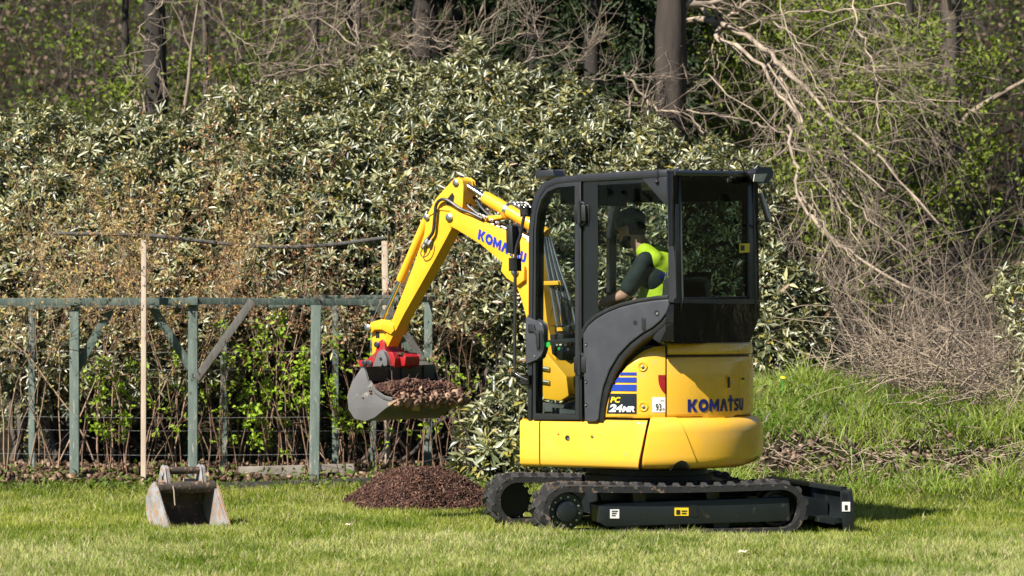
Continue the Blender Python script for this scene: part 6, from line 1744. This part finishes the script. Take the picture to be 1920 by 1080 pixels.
for k, (px, y_, h, w_, nl, lab) in enumerate(((355, 13.0, 3.6, .9, 2600, 'leafing young tree just right of the dark mossy trunk'), (445, 15.0, 3.4, .9, 2400, 'leafing young tree above the left part of the hedge'),
        (560, 17.0, 3.6, .8, 1200, 'sparse leafing young tree left of the slender dark stem'), (1340, 14.5, 4.2, 1.0, 3000, 'leafing young tree right of the thick grey trunk'),
        (1420, 13.0, 3.6, .9, 2400, 'leafing young tree above the rear work lamp'), (1530, 14.0, 4.4, 1.1, 3600, 'leafing young tree behind the arching limbs'),
        (1620, 12.0, 4.2, 1.0, 3600, 'leafing young tree at the right edge behind the brush'), (1740, 12.5, 4.4, 1.1, 3200, 'leafing young tree beyond the brush heap'), (200, 14.0, 3.6, .9, 2200, 'leafing young tree above the left end of the hedge'),
        (1600, 9.8, 2.6, .7, 1600, 'low leafing young tree close behind the brush heap'))):
    sapling(px, y_, h, w_, nl, lab, 200 + k)
# tangle of thin twigs on the right between bank and wood
lines = []
for k in range(520):
    y_ = rng.uniform(6.8, 10.5); px_ = 1990 - 470 * rng.random()
    p = GP(px_, y_); b = np.array([p.x, p.y, p.z + abs(rng.normal(0, .35))])
    l = wander(b, (rng.normal(.25, .7), rng.normal(-.1, .4), rng.uniform(-.1, 1.1)), rng.uniform(.5, 1.8), rng.uniform(.003, .008), .0018, 8, .13, -.05, rng)
    lines.append(l); lines += sprout(l, 3, .35, rng, .6, 5, .2, 0, .2, .6, .0018)
TG = tubes('twig_tangle', lines[::2], 'bark_pale', None, 3)
tubes('dark_twigs', lines[1::2], 'bark_grey', TG, 3)['kind'] = 'stuff'
tag(TG, 'tangle of thin bare twigs between the bank and the wood', 'twigs', kind='stuff')
# unseen shrubs added past the right edge to darken the rear panel reflections
side_ = [lobe(*q) for q in ((2080, 330, 5.0, .9, .9, 1.2), (2150, 250, 7.5, 1.2, 1.2, 1.6), (2250, 330, 3.0, 1.0, 1.0, 1.4), (2400, 200, 5.0, 1.4, 1.4, 1.9))]
rhodo('unseen rhododendron added beyond the right edge to darken reflections on the cab rear', side_, 2500, 2180, 5.0, seed=27, back=1.1)

# unseen tall hedge added behind the viewpoint; darkens reflections and cuts low sky light
def hedge(name, label, pts, h, wd, seed, n):
    r_ = np.random.default_rng(seed)
    P_ = np.array(pts, float); b = Vector((P_[0][0], P_[0][1], float(ground_z(P_[0][0], P_[0][1]))))
    t = empty(name, b, label, 'hedge')
    seg = P_[1:] - P_[:-1]; ln = np.linalg.norm(seg, axis=1)
    i = r_.choice(len(seg), n, p=ln / ln.sum()); u = r_.random(n)
    c = P_[i] + seg[i] * u[:, None]; nn = np.stack([-seg[i, 1], seg[i, 0]], 1) / ln[i][:, None]
    a = r_.random(n) * math.pi
    off = np.cos(a) * wd * (1 + .2 * np.sin(u * 40)); zz = np.where(r_.random(n) < .5, r_.random(n), np.sin(a) ** .5) * h * (1 + .08 * np.sin(u * 25 + i) + .05 * np.sin(u * 71))
    p = np.stack([c[:, 0] + nn[:, 0] * off, c[:, 1] + nn[:, 1] * off, ground_z(c[:, 0], c[:, 1]) + zz], 1)
    leaves('crown', p, r_.normal(0, 1, (n, 3)), r_.normal(0, 1, (n, 3)) + np.array([(0, 0, .6)]), r_.uniform(.2, .42, n), r_.uniform(.14, .28, n), mixc((.025, .042, .012), (.07, .10, .024), r_.random(n)), 'soft_leaf', t)['kind'] = 'stuff'
    st_ = [(np.array([[q[0], q[1], float(ground_z(q[0], q[1]))], [q[0], q[1], h * .5], [q[0], q[1], h * .9]]), np.array([.1, .07, .03])) for q in (P_[k] + seg[k] * f for k in range(len(seg)) for f in (0, .33, .66))]
    for l in st_: tubes('stem', [l], 'bark_dark', t, 6)
hedge('unseen_hedge', 'unseen tall leafy hedge added behind the viewpoint to darken reflections', [(-34, 6), (-30, -14), (-20, -38), (8, -44), (30, -34), (34, -8), (27, 8)], 11.0, 1.6, 301, 42000)
